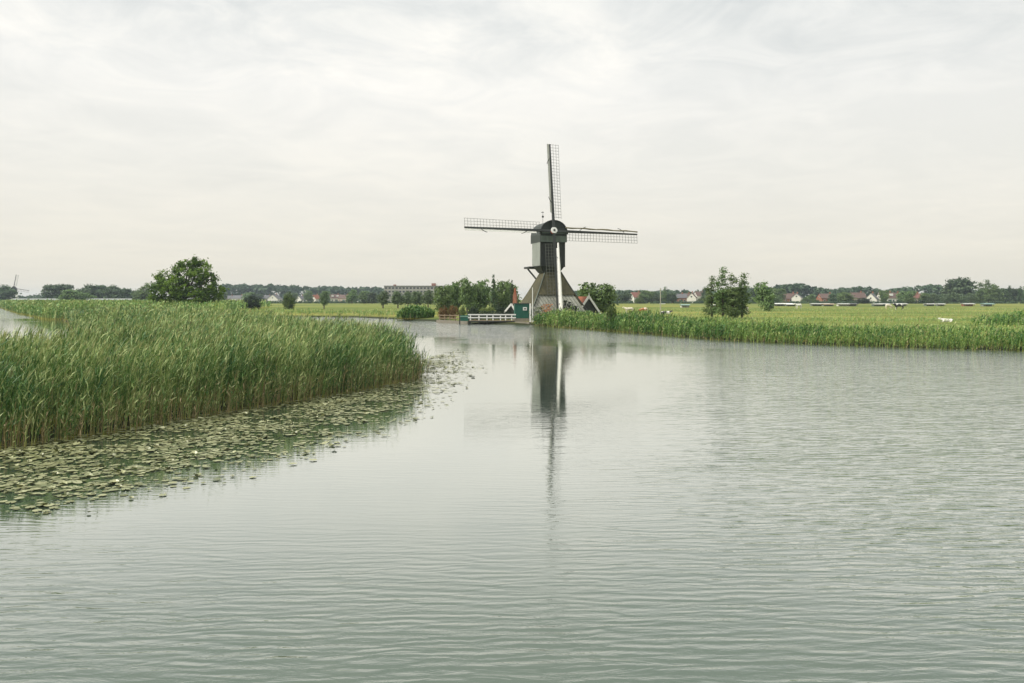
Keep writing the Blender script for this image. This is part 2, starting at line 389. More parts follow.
WIND = np.array([0.95, 0.25])
def reeds(xy, z, h, nleaf, lw, dead=0.06, plume=0.25, cross=False, stemw=0.012, drop=1.0):
    """stems with arching leaves; xy (n,2), z (n), h (n), lw leaf width (n)"""
    n = len(xy); sets = []
    tint = np.clip(rng.normal(0.5, 0.26, n), 0, 1)
    patch = np.array([mnoise.noise(Vector((x*0.35, y*0.35, 3.1))) for x, y in xy]); tint = np.clip(tint + patch*0.45, 0, 1)
    isdead = (rng.uniform(size=n) < dead).astype(float)
    h = h * (1 - 0.22*isdead) * np.where(rng.uniform(size=n) < 0.06, rng.uniform(1.05, 1.2, n), 1) * (1 + 0.20 * np.array([mnoise.noise(Vector((x*0.5, y*0.5, 9.0))) for x, y in xy]))
    lean = np.stack([0.10 + rng.normal(0, 0.07, n), rng.normal(0.0, 0.06, n)], 1)
    lean += np.where(rng.uniform(size=(n, 1)) < 0.05, rng.normal(0, 0.25, (n, 2)), 0)
    def stem_at(t):   # t (n,)
        p = np.empty((n, 3)); p[:, :2] = xy + lean*(h*t**1.7)[:, None]; p[:, 2] = z + h*t*(1 - 0.05*t); return p
    ts = [0.0, 0.4, 0.75, 1.0]
    for cr in range(2 if cross else 1):
        ang = rng.uniform(0, math.pi, n) if not cross else rng.uniform(0, 0.6, n) + cr*math.pi/2
        wv = np.stack([np.cos(ang), np.sin(ang), np.zeros(n)], 1) * (np.asarray(stemw)*np.ones(n))[:, None] * 0.5
        S = np.stack([np.stack([stem_at(np.full(n, t)) - wv*(1-0.6*t), stem_at(np.full(n, t)) + wv*(1-0.6*t)], 1) for t in ts], 1)
        v = np.stack([np.stack([tint, np.full(n, t), np.full(n, 1.0)*np.maximum(isdead, 0.35)], 1) for t in ts], 1)
        sets.append((S, v))
    for i in range(nleaf):
        t0 = np.clip((0.16 + 0.80*(i + rng.uniform(0, 1, n))/nleaf), 0.08, 0.97)
        keep = (isdead < 0.5) | (rng.uniform(size=n) < 0.35)
        p0 = stem_at(t0); az = rng.normal(0.2, 1.5, n) + (math.pi if i % 2 else 0)*(rng.uniform(size=n) < 0.45)
        el = rng.uniform(0.85, 1.42, n); d = np.stack([np.cos(az)*np.cos(el), np.sin(az)*np.cos(el), np.sin(el)], 1)
        Ln = h * rng.uniform(0.17, 0.30, n) * (1 - 0.25*np.abs(t0-0.6)); droop = rng.uniform(0.1, 0.85, n)*drop
        wx = np.cross(d, np.array([0, 0, 1.0])); wx /= np.linalg.norm(wx, axis=1)[:, None] + 1e-6
        tw = rng.normal(0, 0.7, n); up = np.cross(wx, d); wx = wx*np.cos(tw)[:, None] + up*np.sin(tw)[:, None]
        sec = []; vs = []
        for tt, ww in ((0.0, 0.55), (0.35, 1.0), (0.7, 0.72), (1.0, 0.08)):
            c = p0 + d*(Ln*tt)[:, None]; c[:, 2] -= droop*Ln*tt*tt*0.75; c[:, 0] += 0.13*Ln*tt*tt; c[:, 1] += 0.03*Ln*tt*tt
            hw = (lw*ww*0.5)[:, None]*wx; sec.append(np.stack([c-hw, c+hw], 1))
            hh = np.clip(t0 + 0.08, 0, 1)
            dd_ = np.maximum(isdead, np.where((t0 < 0.28) & (rng.uniform(size=n) < 0.35), 0.75, 0))
            vs.append(np.stack([np.clip(tint + rng.normal(0, 0.16, n), 0, 1), hh, dd_], 1))
        sets.append((np.stack(sec, 1)[keep], np.stack(vs, 1)[keep]))
    if plume:
        k = rng.uniform(size=n) < plume; top = stem_at(np.ones(n))[k]; m = len(top)
        for a_ in range(3):
            d = np.stack([rng.normal(0.35, 0.18, m), rng.normal(0, 0.2, m), np.full(m, 1.0)], 1); Lp = rng.uniform(0.10, 0.2, m)
            wx = np.stack([np.cos(rng.uniform(0, 3, m)), np.sin(rng.uniform(0, 3, m)), np.zeros(m)], 1) * (lw[k]*0.8)[:, None]
            sec = [np.stack([top + d*(Lp*tt)[:, None] - wx*ww, top + d*(Lp*tt)[:, None] + wx*ww], 1) for tt, ww in ((0, .25), (.4, .6), (1, .1))]
            v = np.stack([np.stack([tint[k], np.full(m, 1.0), np.full(m, 0.55)], 1)]*3, 1)
            sets.append((np.stack(sec, 1), v))
    return join_strip_sets(sets)

def mat_reed(name, g0, g1, g2):
    t = NT(name); at = t.n('ShaderNodeAttribute', attribute_name='var'); s = t.n('ShaderNodeSeparateColor'); t.l(at.outputs['Color'], s.inputs[0])
    g = t.ramp(s.outputs[0], [(0.1, g0), (0.5, g1), (0.95, g2)])
    low = t.n('ShaderNodeMapRange'); t.l(s.outputs[1], low.inputs[0]); low.inputs[1].default_value = 0.22; low.inputs[2].default_value = 0.06
    g = t.mix(t.math('MULTIPLY', low.outputs[0], 0.6), g, (0.60, 0.50, 0.11))           # yellowing lower leaves and sheaths
    dd_ = t.n('ShaderNodeMapRange'); t.l(s.outputs[2], dd_.inputs[0]); dd_.inputs[1].default_value = 0.3; dd_.inputs[2].default_value = 1.0
    g = t.mix(dd_.outputs[0], g, (0.40, 0.32, 0.17))
    t.l(g, t.b.inputs['Base Color']); t.b.inputs['Roughness'].default_value = 0.5; t.b.inputs['Specular IOR Level'].default_value = 0.35
    tr = t.n('ShaderNodeBsdfTranslucent'); t.l(g, tr.inputs[0]); mxs = t.n('ShaderNodeMixShader'); mxs.inputs[0].default_value = 0.12
    t.l(t.b.outputs[0], mxs.inputs[1]); t.l(tr.outputs[0], mxs.inputs[2]); t.l(mxs.outputs[0], t.out.inputs[0]); return t.m
M_REED = mat_reed('reed_leaf', (0.026, 0.098, 0.026), (0.130, 0.240, 0.056), (0.50, 0.555, 0.235))
M_REED_FAR = mat_reed('reed_far', (0.09, 0.21, 0.05), (0.21, 0.34, 0.09), (0.42, 0.50, 0.17))
M_REED_R = mat_reed('reed_bank', (0.025, 0.095, 0.016), (0.085, 0.185, 0.030), (0.26, 0.36, 0.09))

def gz_arr(xy):
    d = np.minimum(np.where(inside(xy[:, 0], xy[:, 1], RIVER), -1, 1)*seg_dist(xy[:, 0], xy[:, 1], RIVER), np.where(inside(xy[:, 0], xy[:, 1], POND), -1, 1)*seg_dist(xy[:, 0], xy[:, 1], POND))
    return np.where(d > 0, 0.32*(1-np.exp(-d/1.2)) + 0.08*np.clip(d/10, 0, 1), -0.05)

def in_view(xy, m=1.15): return np.abs(xy[:, 0]) < 0.64*m*xy[:, 1] + 2

# peninsula
PEN = LEFT_SHORE[2:-1] + [(-58, 103)] + POND_R[::-1][1:]
def dpen(x, y):
    e = seg_dist(x, y, LEFT_SHORE, closed=False)
    near = np.where(y < 24, 54, np.where(y < 32, 42, np.where(y < 45, 13, np.where(y < 65, 6.5, 3.2))))
    return np.where(e < 1.4, np.maximum(near*1.7, 12), near*1.35) * (np.abs(x) < 0.66*y + 3)
xy = scatter(PEN, dpen)
e = seg_dist(xy[:, 0], xy[:, 1], LEFT_SHORE, closed=False)
xy[:, 0] += 0.0
Yd = xy[:, 1]; z = gz_arr(xy) - 0.04
h = rng.normal(1.44, 0.12, len(xy)) * np.clip(0.9 + e*0.2, 0.9, 1.0) * np.clip(0.74 + 0.07*seg_dist(xy[:, 0], xy[:, 1], POND_R[1:5], False), 0.74, 1)
lw = np.interp(Yd, [14, 25, 50, 100], [0.014, 0.018, 0.034, 0.08])
nearm = Yd < 27
qa, va = reeds(xy[nearm], z[nearm], h[nearm], 9, lw[nearm], cross=True, stemw=0.011, plume=0.35, dead=0.10)
qb, vb = reeds(xy[~nearm], z[~nearm], h[~nearm], 6, lw[~nearm], stemw=np.interp(Yd[~nearm], [27, 100], [0.015, 0.05]), plume=0.25)
print('reeds peninsula', len(xy), len(qa)+len(qb))
tag(quads('reed_bed', np.concatenate([qa, qb]), M_REED, var=np.concatenate([va, vb])), 'tall dense green reed bed filling the left peninsula beside the lily pads', 'reeds', kind='stuff')

# short yellow-green shoots in the water at the foot of the reeds
S0 = np.array(LEFT_SHORE[3:16]); pts = []
for a, b in zip(S0[:-1], S0[1:]):
    n = int(np.hypot(*(b-a))*70); tt = rng.uniform(0, 1, n)[:, None]; pts.append(a + (b-a)*tt)
pts = np.concatenate(pts); pts += np.stack([np.abs(rng.normal(0, 0.22, len(pts))), -np.abs(rng.normal(0.02, 0.14, len(pts)))], 1)
q, v = reeds(pts, np.full(len(pts), -0.05), rng.uniform(0.35, 1.05, len(pts)), 5, np.full(len(pts), 0.02), dead=0.28, plume=0, cross=True, drop=0.8)
v[:, 2] = np.maximum(v[:, 2], np.where(rng.uniform(size=len(v)//4).repeat(4) < 0.35, 0.6, 0))
tag(quads('reed_fringe', q, M_REED, var=v), 'short yellowing reed shoots standing in water along the near reed edge', 'reeds', kind='stuff')

# far left bed
FARBED = [(-50, 104), (-59, 101.5)] + offs([(-58, 103)] + POND_F, 1.6)[1:5] + [(-250, 345), (-120, 330), (-66, 220), (-46, 125)]
xy = scatter(FARBED, lambda x, y: np.where(seg_dist(x, y, [(-58, 103)]+POND_F, False) < 4, 9.0, np.where(y < 150, 2.2, np.where(y < 220, 1.1, 0.5))))
xy = xy[in_view(xy)]; Yd = xy[:, 1]
q, v = reeds(xy, gz_arr(xy), rng.normal(1.75, 0.12, len(xy)), 4, np.interp(Yd, [100, 300], [0.15, 0.45]), stemw=np.interp(Yd, [100, 300], [0.06, 0.18]), plume=0.25)
print('far bed', len(xy), len(q))
tag(quads('reed_bed', q, M_REED_FAR, var=v), 'pale distant reed bed along the far side of the left inlet, below the big round tree', 'reeds', kind='stuff')

# right bank
RB = FAR_BANK[6:17]
RB[0] = (2.4, 81.6)
inner = offs(RB, 1.0)
if Vector(inner[5]).length < Vector(RB[5]).length: sg = -1
else: sg = 1
RBP = offs(RB, -0.5*sg) + offs(RB, 4.2*sg)[::-1]
xy = scatter(RBP, lambda x, y: np.where(seg_dist(x, y, RB, False) < 1.2, 46, 26) * (y < 95) + 0*x)
xy = xy[in_view(xy)]; Yd = xy[:, 1]; e = seg_dist(xy[:, 0], xy[:, 1], RB, False)
q, v = reeds(xy, gz_arr(xy)-0.05, rng.normal(0.90, 0.10, len(xy))*np.interp(Yd, [42, 52, 64, 80], [0.86, 0.95, 1.22, 1.3])*np.clip(0.85+0.3*e, 0.8, 1)*np.clip(1.2-0.09*e, 0.7, 1)*(1+0.28*np.array([mnoise.noise(Vector((a*0.22, b*0.22, 5))) for a, b in xy])), 6, np.interp(Yd, [40, 80], [0.036, 0.075]), stemw=0.022, plume=0.12, dead=0.07)
print('right bank', len(xy), len(q))
tag(quads('reed_bed', q, M_REED_R, var=v), 'dark green reed belt along the right bank of the river', 'reeds', kind='stuff')
# second patch in the field, far right
RP2 = [(37, 64), (60, 54), (80, 68), (60, 88), (47, 82)]
xy = scatter(RP2, lambda x, y: 9 + 0*x); xy = xy[in_view(xy)]
q, v = reeds(xy, gz_arr(xy), rng.normal(1.15, 0.14, len(xy))*np.clip(0.35 + seg_dist(xy[:, 0], xy[:, 1], RP2)*0.16, 0.35, 1), 5, np.full(len(xy), 0.08), stemw=0.04, plume=0.1)
tag(quads('reed_bed', q, M_REED_R, var=v), 'patch of taller reeds in the pasture at the right edge of the photo', 'reeds', kind='stuff')
# rough grass on the far bank left of the mill
GB = [(-60, 128), (-23, 118.5), (-15, 107), (-12, 107), (-14, 122), (-30, 135), (-60, 150)]
xy = scatter(GB, lambda x, y: 3.0 + 0*x)
q, v = reeds(xy, gz_arr(xy), rng.normal(0.5, 0.15, len(xy)), 4, np.full(len(xy), 0.12), stemw=0.05, plume=0.1, dead=0.2)
tag(quads('grass', q, M_REED_FAR, var=v), 'rough yellow green grass on the far bank left of the windmill', 'grass', kind='stuff')
# round reed clump on the far bank
cxy = np.stack([rng.normal(0, 1.0, 2600)*1.25, rng.normal(0, 1.0, 2600)*0.9], 1); cxy = cxy[np.hypot(cxy[:, 0]/2.4, cxy[:, 1]/1.8) < 1]
c0 = np.array([PX(414, 102), 103.5]); hh = 1.65*(1 - 0.45*np.hypot(cxy[:, 0]/2.4, cxy[:, 1]/1.8)**2)
q, v = reeds(cxy + c0, np.full(len(cxy), 0.1), hh, 5, np.full(len(cxy), 0.12), stemw=0.04, plume=0, dead=0.02)
tag(quads('reed_clump', q, M_REED_R, var=v), 'rounded dark reed clump on the far bank left of the brown shrubs', 'reeds', kind='stuff')

# ------------------------------------------------------------------ lily pads
def mat_pad(name, a, b):
    t = NT(name); oi = t.n('ShaderNodeObjectInfo'); at = t.n('ShaderNodeAttribute', attribute_name='var'); s = t.n('ShaderNodeSeparateColor'); t.l(at.outputs['Color'], s.inputs[0])
    f = t.noise(3.0, 3)
    t.l(t.mix(f, t.ramp(s.outputs[0], [(0, a), (1, b)]), (0.16, 0.15, 0.05)), t.b.inputs['Base Color'])
    t.b.inputs['Roughness'].default_value = 0.42; t.b.inputs['Specular IOR Level'].default_value = 0.6; return t.m
M_PAD = mat_pad('lily_pad', (0.04, 0.08, 0.02), (0.50, 0.52, 0.30))
def pad_shape(n=12, curl=0.1, seed=0):
    """outline of a notched floating leaf -> verts of a fan: centre, inner ring, rim"""
    r_ = np.random.default_rng(seed); a = np.linspace(0.22, 2*math.pi-0.22, n); rr = 1 + r_.normal(0, 0.03, n)
    rim = np.stack([np.cos(a)*rr, np.sin(a)*rr*0.86, np.abs(r_.normal(0, curl, n))], 1)
    mid = np.stack([np.cos(a)*0.6, np.sin(a)*0.52, np.full(n, 0.01)], 1); return np.array([[0.05, 0, 0.0]]), mid, rim
def pad_quads(seed, curl):
    c, m, r_ = pad_shape(9, curl, seed); q = []
    n = len(m)
    for i in range(n-1): q.append([m[i], r_[i], r_[i+1], m[i+1]])
    for i in range(0, n-2, 2): q.append([c[0], m[i], m[i+1], m[i+2]])
    return np.array(q)
PADS = [pad_quads(s, cu) for s, cu in ((1, 0.02), (2, 0.05), (3, 0.02), (4, 0.22), (5, 0.04), (6, 0.38))]
OUTER = [WP(*p) for p in ((-30, 530), (60, 520), (130, 508), (200, 494), (250, 482), (300, 466), (350, 450), (400, 434), (430, 420), (468, 392), (492, 368), (462, 345))]
LILY = LEFT_SHORE[3:16] + OUTER[::-1] + [(-16, 9.0)]
def dl(x, y):
    e = seg_dist(x, y, LEFT_SHORE, False); o = seg_dist(x, y, OUTER, False)
    cl = np.array([mnoise.noise(Vector((a*0.8, b*1.1, 1))) for a, b in zip(np.ravel(x), np.ravel(y))]).reshape(np.shape(x))
    return np.clip(135*np.clip(o/2.8, 0.04, 1)**1.25*(1 + 1.9*cl), 0.5, 190)
xy = scatter(LILY, dl); xy = xy[in_view(xy)]
# a thin pad fringe before the right bank
RF = offs(FAR_BANK[12:17], 0.0); RFP = RF + offs(RF, -3.2*sg)[::-1]
xyr = scatter(RFP, lambda x, y: np.clip(9*(1-seg_dist(x, y, RF, False)/3.2), 0.5, 9)*np.clip((x-14)/8, 0.1, 1)); xyr = xyr[in_view(xyr)]
def pads(xy):
    n = len(xy); k = rng.choice(6, n, p=[0.33, 0.22, 0.23, 0.06, 0.13, 0.03]); r_ = 0.024 + 0.056*rng.uniform(0, 1, n)**1.7; a = rng.uniform(0, 6.28, n)
    zz_ = rng.uniform(0.004, 0.022, n); tilt = np.where(rng.uniform(size=n) < 0.05, rng.uniform(0.08, 0.3, n), rng.normal(0, 0.012, n)); tint = np.clip(rng.beta(1.0, 1.0, n), 0, 1)
    return k, r_, a, zz_, tilt, tint
def pad_world(xy, k, r_, a, zz_, tilt, tint):
    Q = []; V = []
    for kk in range(6):
        m = k == kk; q = PADS[kk][None]*r_[m][:, None, None, None]
        ca, sa = np.cos(a[m])[:, None, None], np.sin(a[m])[:, None, None]; zt = q[..., 2] + np.maximum(0, (q[..., 0]+r_[m][:, None, None])*np.tan(tilt[m])[:, None, None])
        x = q[..., 0]*ca - q[..., 1]*sa + xy[m, 0][:, None, None]; y = q[..., 0]*sa + q[..., 1]*ca + xy[m, 1][:, None, None]
        w = np.stack([x, y, zt + zz_[m][:, None, None]], -1).reshape(-1, 4, 3); Q.append(w)
        V.append(np.repeat(np.stack([tint[m]]*3, 1), PADS[kk].shape[0], 0))
    return np.concatenate(Q), np.concatenate(V)
order = np.argsort(xy[:, 1]); near_xy, rest = xy[order[:300]], xy[order[300:]]
allr = np.concatenate([rest, xyr]); pr = pads(allr)
Q, V = pad_world(allr, *pr)
print('pads', len(xy), len(xyr))
tag(quads('lily_pads', Q, M_PAD, var=V), 'mat of floating water lily leaves between reeds and open water', 'lily pads', kind='stuff')
protos = []
for kk in range(6):
    for ti in (0.15, 0.5, 0.85):
        o = quads('lily_pad', PADS[kk], M_PAD, var=np.full((len(PADS[kk]), 3), ti)); protos.append(o)
k, r_, a, zz_, tilt, tint = pads(near_xy); used = set()
for i in range(300):
    p = protos[k[i]*3 + min(2, int(tint[i]*3))]
    if p.name in used: o = p.copy(); COL.objects.link(o)
    else: o = p; used.add(p.name)
    o.scale = (r_[i],)*3; o.rotation_euler = (0, -abs(tilt[i])*0.8, a[i]); o.location = (near_xy[i, 0], near_xy[i, 1], zz_[i] + r_[i]*math.sin(abs(tilt[i])*0.8)*1.0)
    tag(o, 'floating water lily leaf at the loose outer edge of the mat', 'lily pad', 'lily pads at the near edge of the mat')
for p in protos:
    if p.name not in used: bpy.data.objects.remove(p)

# ------------------------------------------------------------------ materials for built things
M_BLACK = mat_wear('tarred_wood', (0.022, 0.026, 0.022), 0.6, 0.35)
M_DGREEN = mat_wear('dark_green_boards', (0.018, 0.026, 0.019), 0.5, 0.4, 5)
M_SIDE = mat_wear('weathered_grey_boards', (0.20, 0.22, 0.19), 0.8, 0.2, 4, (4, 4, 0.3))
M_GREY = mat_wear('grey_green_paint', (0.11, 0.14, 0.115), 0.6, 0.25)
M_WHITE = mat_wear('white_paint', (0.74, 0.74, 0.70), 0.5, 0.06, 6)
M_CLOTH = mat_wear('white_sailcloth', (0.78, 0.77, 0.72), 0.8, 0.06, 4)
M_OLIVE = mat_wear('olive_sailcloth', (0.15, 0.13, 0.07), 0.8, 0.2, 4)
M_WOOD = mat_wear('bare_wood', (0.20, 0.15, 0.09), 0.8, 0.3)
M_GRN = mat_wear('green_paint', (0.004, 0.085, 0.055), 0.45, 0.2, 5)
M_RED = mat_wear('red_paint', (0.35, 0.06, 0.03), 0.5, 0.15)
M_LATH = mat_wear('weathered_lath', (0.10, 0.105, 0.085), 0.8, 0.2)
M_STONE = mat_wear('quay_stone', (0.20, 0.18, 0.14), 0.9, 0.2)
def mat_thatch():
    t = NT('mossy_thatch'); f = t.noise(1.1, 6, 0.7, stretch=(1.4, 1.4, 0.4)); g = t.noise(7, 5, 0.75, stretch=(1, 1, 0.15))
    c = t.mix(0.4, t.ramp(f, [(0.3, (0.022, 0.026, 0.013)), (0.52, (0.060, 0.060, 0.030)), (0.70, (0.125, 0.115, 0.052))]), t.ramp(g, [(0.35, (0.045, 0.04, 0.025)), (0.7, (0.15, 0.13, 0.07))]))
    t.l(c, t.b.inputs['Base Color']); t.b.inputs['Roughness'].default_value = 0.95; t.bump(g, 0.6, 0.05); return t.m
M_THATCH = mat_thatch()
def mat_planks():
    t = NT('pale_planks'); co = t.n('ShaderNodeTexCoord').outputs['Object']; s = t.n('ShaderNodeSeparateXYZ'); t.l(co, s.inputs[0])
    xx = t.math('MULTIPLY', t.math('ADD', s.outputs[0], s.outputs[1]), 2.6); fr = t.math('FRACT', xx); gap = t.math('LESS_THAN', fr, 0.14)
    rn = t.n('ShaderNodeTexWhiteNoise', noise_dimensions='1D'); t.l(t.math('FLOOR', xx), rn.inputs['W'])
    f = t.noise(3, 6, 0.7, vec=co, stretch=(3, 3, 0.35))
    c = t.mix(t.math('MULTIPLY', rn.outputs[0], 0.6), t.ramp(f, [(0.3, (0.20, 0.20, 0.16)), (0.7, (0.42, 0.43, 0.37))]), (0.19, 0.19, 0.15))
    t.l(t.mix(gap, c, (0.05, 0.05, 0.04)), t.b.inputs['Base Color']); t.b.inputs['Roughness'].default_value = 0.85; return t.m
M_PLANK = mat_planks()
def mat_tiles(name, a, b):
    t = NT(name); f = t.noise(2.5, 6, 0.7); w = t.n('ShaderNodeTexWave'); w.inputs['Scale'].default_value = 2.2; w.inputs['Distortion'].default_value = 0.3
    t.l(t.n('ShaderNodeTexCoord').outputs['Object'], w.inputs['Vector'])
    t.l(t.mix(t.math('MULTIPLY', w.outputs['Fac'], 0.35), t.ramp(f, [(0.3, a), (0.7, b)]), tuple(x*0.45 for x in a)), t.b.inputs['Base Color']); t.b.inputs['Roughness'].default_value = 0.8; return t.m
M_TILE_O = mat_tiles('orange_tiles', (0.22, 0.065, 0.028), (0.33, 0.11, 0.045))
M_TILE_R = mat_tiles('brown_tiles', (0.10, 0.062, 0.050), (0.15, 0.095, 0.075))
M_TILE_G = mat_tiles('grey_tiles', (0.10, 0.10, 0.105), (0.16, 0.155, 0.155))
M_TILE_D = mat_tiles('red_tiles', (0.17, 0.065, 0.048), (0.24, 0.10, 0.07))
M_BRICK = mat_wear('red_brick', (0.28, 0.12, 0.07), 0.85, 0.25, 8)
M_PALEBRICK = mat_wear('buff_brick', (0.42, 0.33, 0.24), 0.85, 0.15, 8)
M_GLASS = NT('window_glass'); M_GLASS.b.inputs['Base Color'].default_value = (0.03, 0.035, 0.04, 1); M_GLASS.b.inputs['Roughness'].default_value = 0.1; M_GLASS = M_GLASS.m
M_CONC = mat_wear('grey_render', (0.30, 0.285, 0.25), 0.85, 0.12, 0.5)
M_BARK = mat_wear('bark', (0.10, 0.085, 0.06), 0.9, 0.3, 4)

# ------------------------------------------------------------------ the windmill
MY = 90.0; MG = 0.4
mill = empty('windmill', (PX(550.3, MY), MY, MG), R(16))
tag(mill, 'dark windmill with four lattice sails on a thatched pyramid base across the water', 'windmill')
def mz(py): return PZ(py, MY) - MG
zb, zn, zf = 0.0, mz(272), mz(294.5)
sB, sT = 7.25, 1.5
def side(z): 
    u = (z-zb)/(zn-zb); return sB + (sT-sB)*u - 0.22*math.sin(math.pi*u)
# boarded core
m = MB(); lv = [zb, 0.9, 1.8, zf+0.3, 3.7, 4.6, zn-0.1]
for a, b in zip(lv[:-1], lv[1:]): 
    m.frustum(side(a), side(a), a, side(b), side(b), b)
m.build('boarded_wall', M_PLANK, mill)
# thatch: a thick coat on each side; lower hem higher at the front
def coat(m, face, z0, z1, th=0.2, n=7):
    zs = [z0 + (z1-z0)*i/n for i in range(n+1)]; rot = Matrix.Rotation(face*math.pi/2, 3, 'Z'); vs = []; fs = []
    for z_ in zs:
        s_ = side(z_)/2
        for off in (0.015, th):
            for sx in (-1, -0.5, 0, 0.5, 1):
                vs.append(rot @ Vector((sx*(s_+off*0.97), -(s_+off), z_ + (0.0 if off < 0.1 else -0.03))))
    for i in range(n):
        for j in range(4):
            a = i*10+j; fs += [(a+5, a+6, a+16, a+15), (a, a+10, a+11, a+1)]
        a = i*10; fs += [(a, a+5, a+15, a+10), (a+4, a+14, a+19, a+9)]
    fs += [(j, j+1, j+6, j+5) for j in range(4)] + [(n*10+j, n*10+j+5, n*10+j+6, n*10+j+1) for j in range(4)]
    m.add(vs, fs)
m = MB(); coat(m, 0, zf, zn-0.02); coat(m, 1, 1.6, zn-0.02); coat(m, 2, 1.7, zn-0.02); coat(m, 3, 1.6, zn-0.02)
m.build('thatch', M_THATCH, mill)
# dark ridge boards on the two front corners, skylight
for sx in (-1, 1):
    m = MB(); pts = [(sx*(side(z_)/2+0.2), -(side(z_)/2+0.2), z_) for z_ in (0.35, 1.2, 2.2, 3.2, 4.2, zn)]
    m.tube(pts, 0.05, 6); m.build('corner_board', M_GREY if sx < 0 else M_BLACK, mill)
u = 4.0; m = MB().bar((-side(u)/2-0.24, -0.4, u-0.3), (-side(u+0.6)/2-0.24, -0.4, u+0.25), 0.32, 0.08); m.build('skylight', M_WHITE, mill)
# neck and upper house
zh0, zh1 = mz(266.5), mz(242.5)
hw, hd = 2.85, 2.7
m = MB().frustum(1.9, 1.9, zn-0.1, hw, hd, zh0); m.build('house_underside', M_BLACK, mill)
m = MB(); m.mat = 0; m.frustum(hw, hd, zh0, hw, hd, zh1); m.build('upper_house', M_DGREEN, mill)
m = MB()
for i in range(12): m.box((-hw/2-0.02, -hd/2+0.13+i*0.245, (zh0+zh1)/2), (0.035, 0.225, zh1-zh0-0.1))
m.build('side_boards', mat_wear('side_boards_grey', (0.27, 0.29, 0.255), 0.7, 0.15, 3), mill)
m = MB()
for sx in (-1, 1):
    m.box((sx*(hw/2-0.08), -hd/2-0.03, (zh0+zh1)/2), (0.2, 0.07, zh1-zh0+0.2)); m.box((sx*0.52, -hd/2-0.03, (zh0+zh1)/2), (0.1, 0.06, zh1-zh0))
m.build('front_post', M_BLACK, mill)
m = MB()
for i in range(11):
    m.box((-hw/2+0.33+i*0.235, -hd/2-0.012, (zh0+zh1)/2), (0.2, 0.03, zh1-zh0-0.05))
m.build('front_boards', M_BLACK, mill)
m = MB().box((0.0, hd/2+0.02, (zh0+zh1)/2-0.4), (0.8, 0.06, 1.8)); m.build('rear_door', M_GRN, mill)
for o_ in mill.children:
    if o_.name.split('.')[0] in ('house_underside', 'upper_house', 'side_boards', 'front_post', 'front_boards', 'rear_door'): o_.location.x = -0.18
# cap: arched roof, skirt, front band
capw, capd = 3.1, 3.6; z0c, zs, z1c = zh1-0.05, mz(235.5), mz(222.0)
prof = [(-capw/2, z0c)]
for k_ in range(15):
    a_ = math.pi*(1-k_/14); prof.append((math.cos(a_)*capw/2*(1.0 if abs(math.cos(a_)) > .99 else 0.985), zs + (z1c-zs)*math.sin(a_)**0.9))
prof.append((capw/2, z0c)); n_ = len(prof)
m = MB(); vs = [(x, -capd/2+0.25, z_) for x, z_ in prof] + [(x, capd/2+0.25, z_) for x, z_ in prof]
m.add(vs, [tuple(range(n_)), tuple(range(n_, 2*n_))[::-1]] + [(i, i+1, i+1+n_, i+n_) for i in range(n_-1)] + [(n_-1, 0, n_, 2*n_-1)])
m.build('cap', M_DGREEN, mill)
m = MB().box((0, -capd/2+0.2, (mz(243.0)+mz(237))/2), (capw-0.1, 0.12, mz(237)-mz(243.0))); m.build('front_beam', M_GREY, mill)
m = MB()
ring = [(x*1.03, -capd/2+0.2, z_+0.04) for x, z_ in prof[1:-1]]
for a_, b_ in zip(ring[:-1], ring[1:]): m.bar(a_, b_, 0.16, 0.1)
m.build('gable_trim', M_BLACK, mill)
m = MB().box((0, -capd/2+0.22, zs+0.18), (2.7, 0.08, 0.14)); m.build('gable_rail', M_GREY, mill)
# rear platform with its brace
m = MB().box((-1.2, hd/2+0.9, mz(267.2)), (1.8, 2.1, 0.22)); m.build('rear_platform', M_BLACK, mill)
m = MB().bar((-1.7, hd/2+1.7, mz(268.3)), (-1.15, 1.0, mz(281)), 0.14); m.build('platform_brace', M_BLACK, mill)
# vane
m = MB().tube([(-0.75, 0.4, z1c-0.25), (-0.75, 0.4, z1c+1.25)], 0.02, 6); vane = m.build('vane_pole', M_BLACK, mill)
m = MB().box((-0.75, 0.4, z1c+0.62), (0.2, 0.1, 0.2)); m.box((-0.8, 0.4, z1c+1.1), (0.3, 0.03, 0.06)); m.build('vane_ball', M_BLACK, vane)
for o_ in mill.children:
    if o_.name.split('.')[0] in ('cap', 'front_beam', 'gable_trim', 'gable_rail'): o_.location.x = -0.12
# windshaft head
alpha = R(11); hub = Vector((-0.38, -capd/2-0.25, mz(231.0)-0.2))
tiltM = Matrix.Rotation(-alpha, 3, 'X')                       # sail plane leans back at the top
m = MB().bar(hub + tiltM @ Vector((0, 1.2, 0)), hub + tiltM @ Vector((0, -0.35, 0)), 0.34); m.build('windshaft', M_BLACK, mill)
m = MB()
for k_ in range(2): 
    m.tube([hub + tiltM @ Vector((0, -0.36-0.05*k_, 0)), hub + tiltM @ Vector((0, -0.41-0.05*k_, 0))], [0.37, 0.34][k_], 16)
hd_ = m.build('shaft_head', M_WHITE, mill)
m = MB().tube([hub + tiltM @ Vector((0, -0.45, 0)), hub + tiltM @ Vector((0, -0.52, 0))], 0.12, 10); m.build('head_boss', M_BLACK, hd_)
m = MB()
for k_ in range(5):
    a_ = R(195+k_*16); m.bar(hub + tiltM @ Vector((math.cos(a_)*0.40, -0.34, math.sin(a_)*0.40)), hub + tiltM @ Vector((math.cos(a_+0.28)*0.40, -0.34, math.sin(a_+0.28)*0.40)), 0.09, 0.05)
m.build('head_collar', M_RED, hd_)
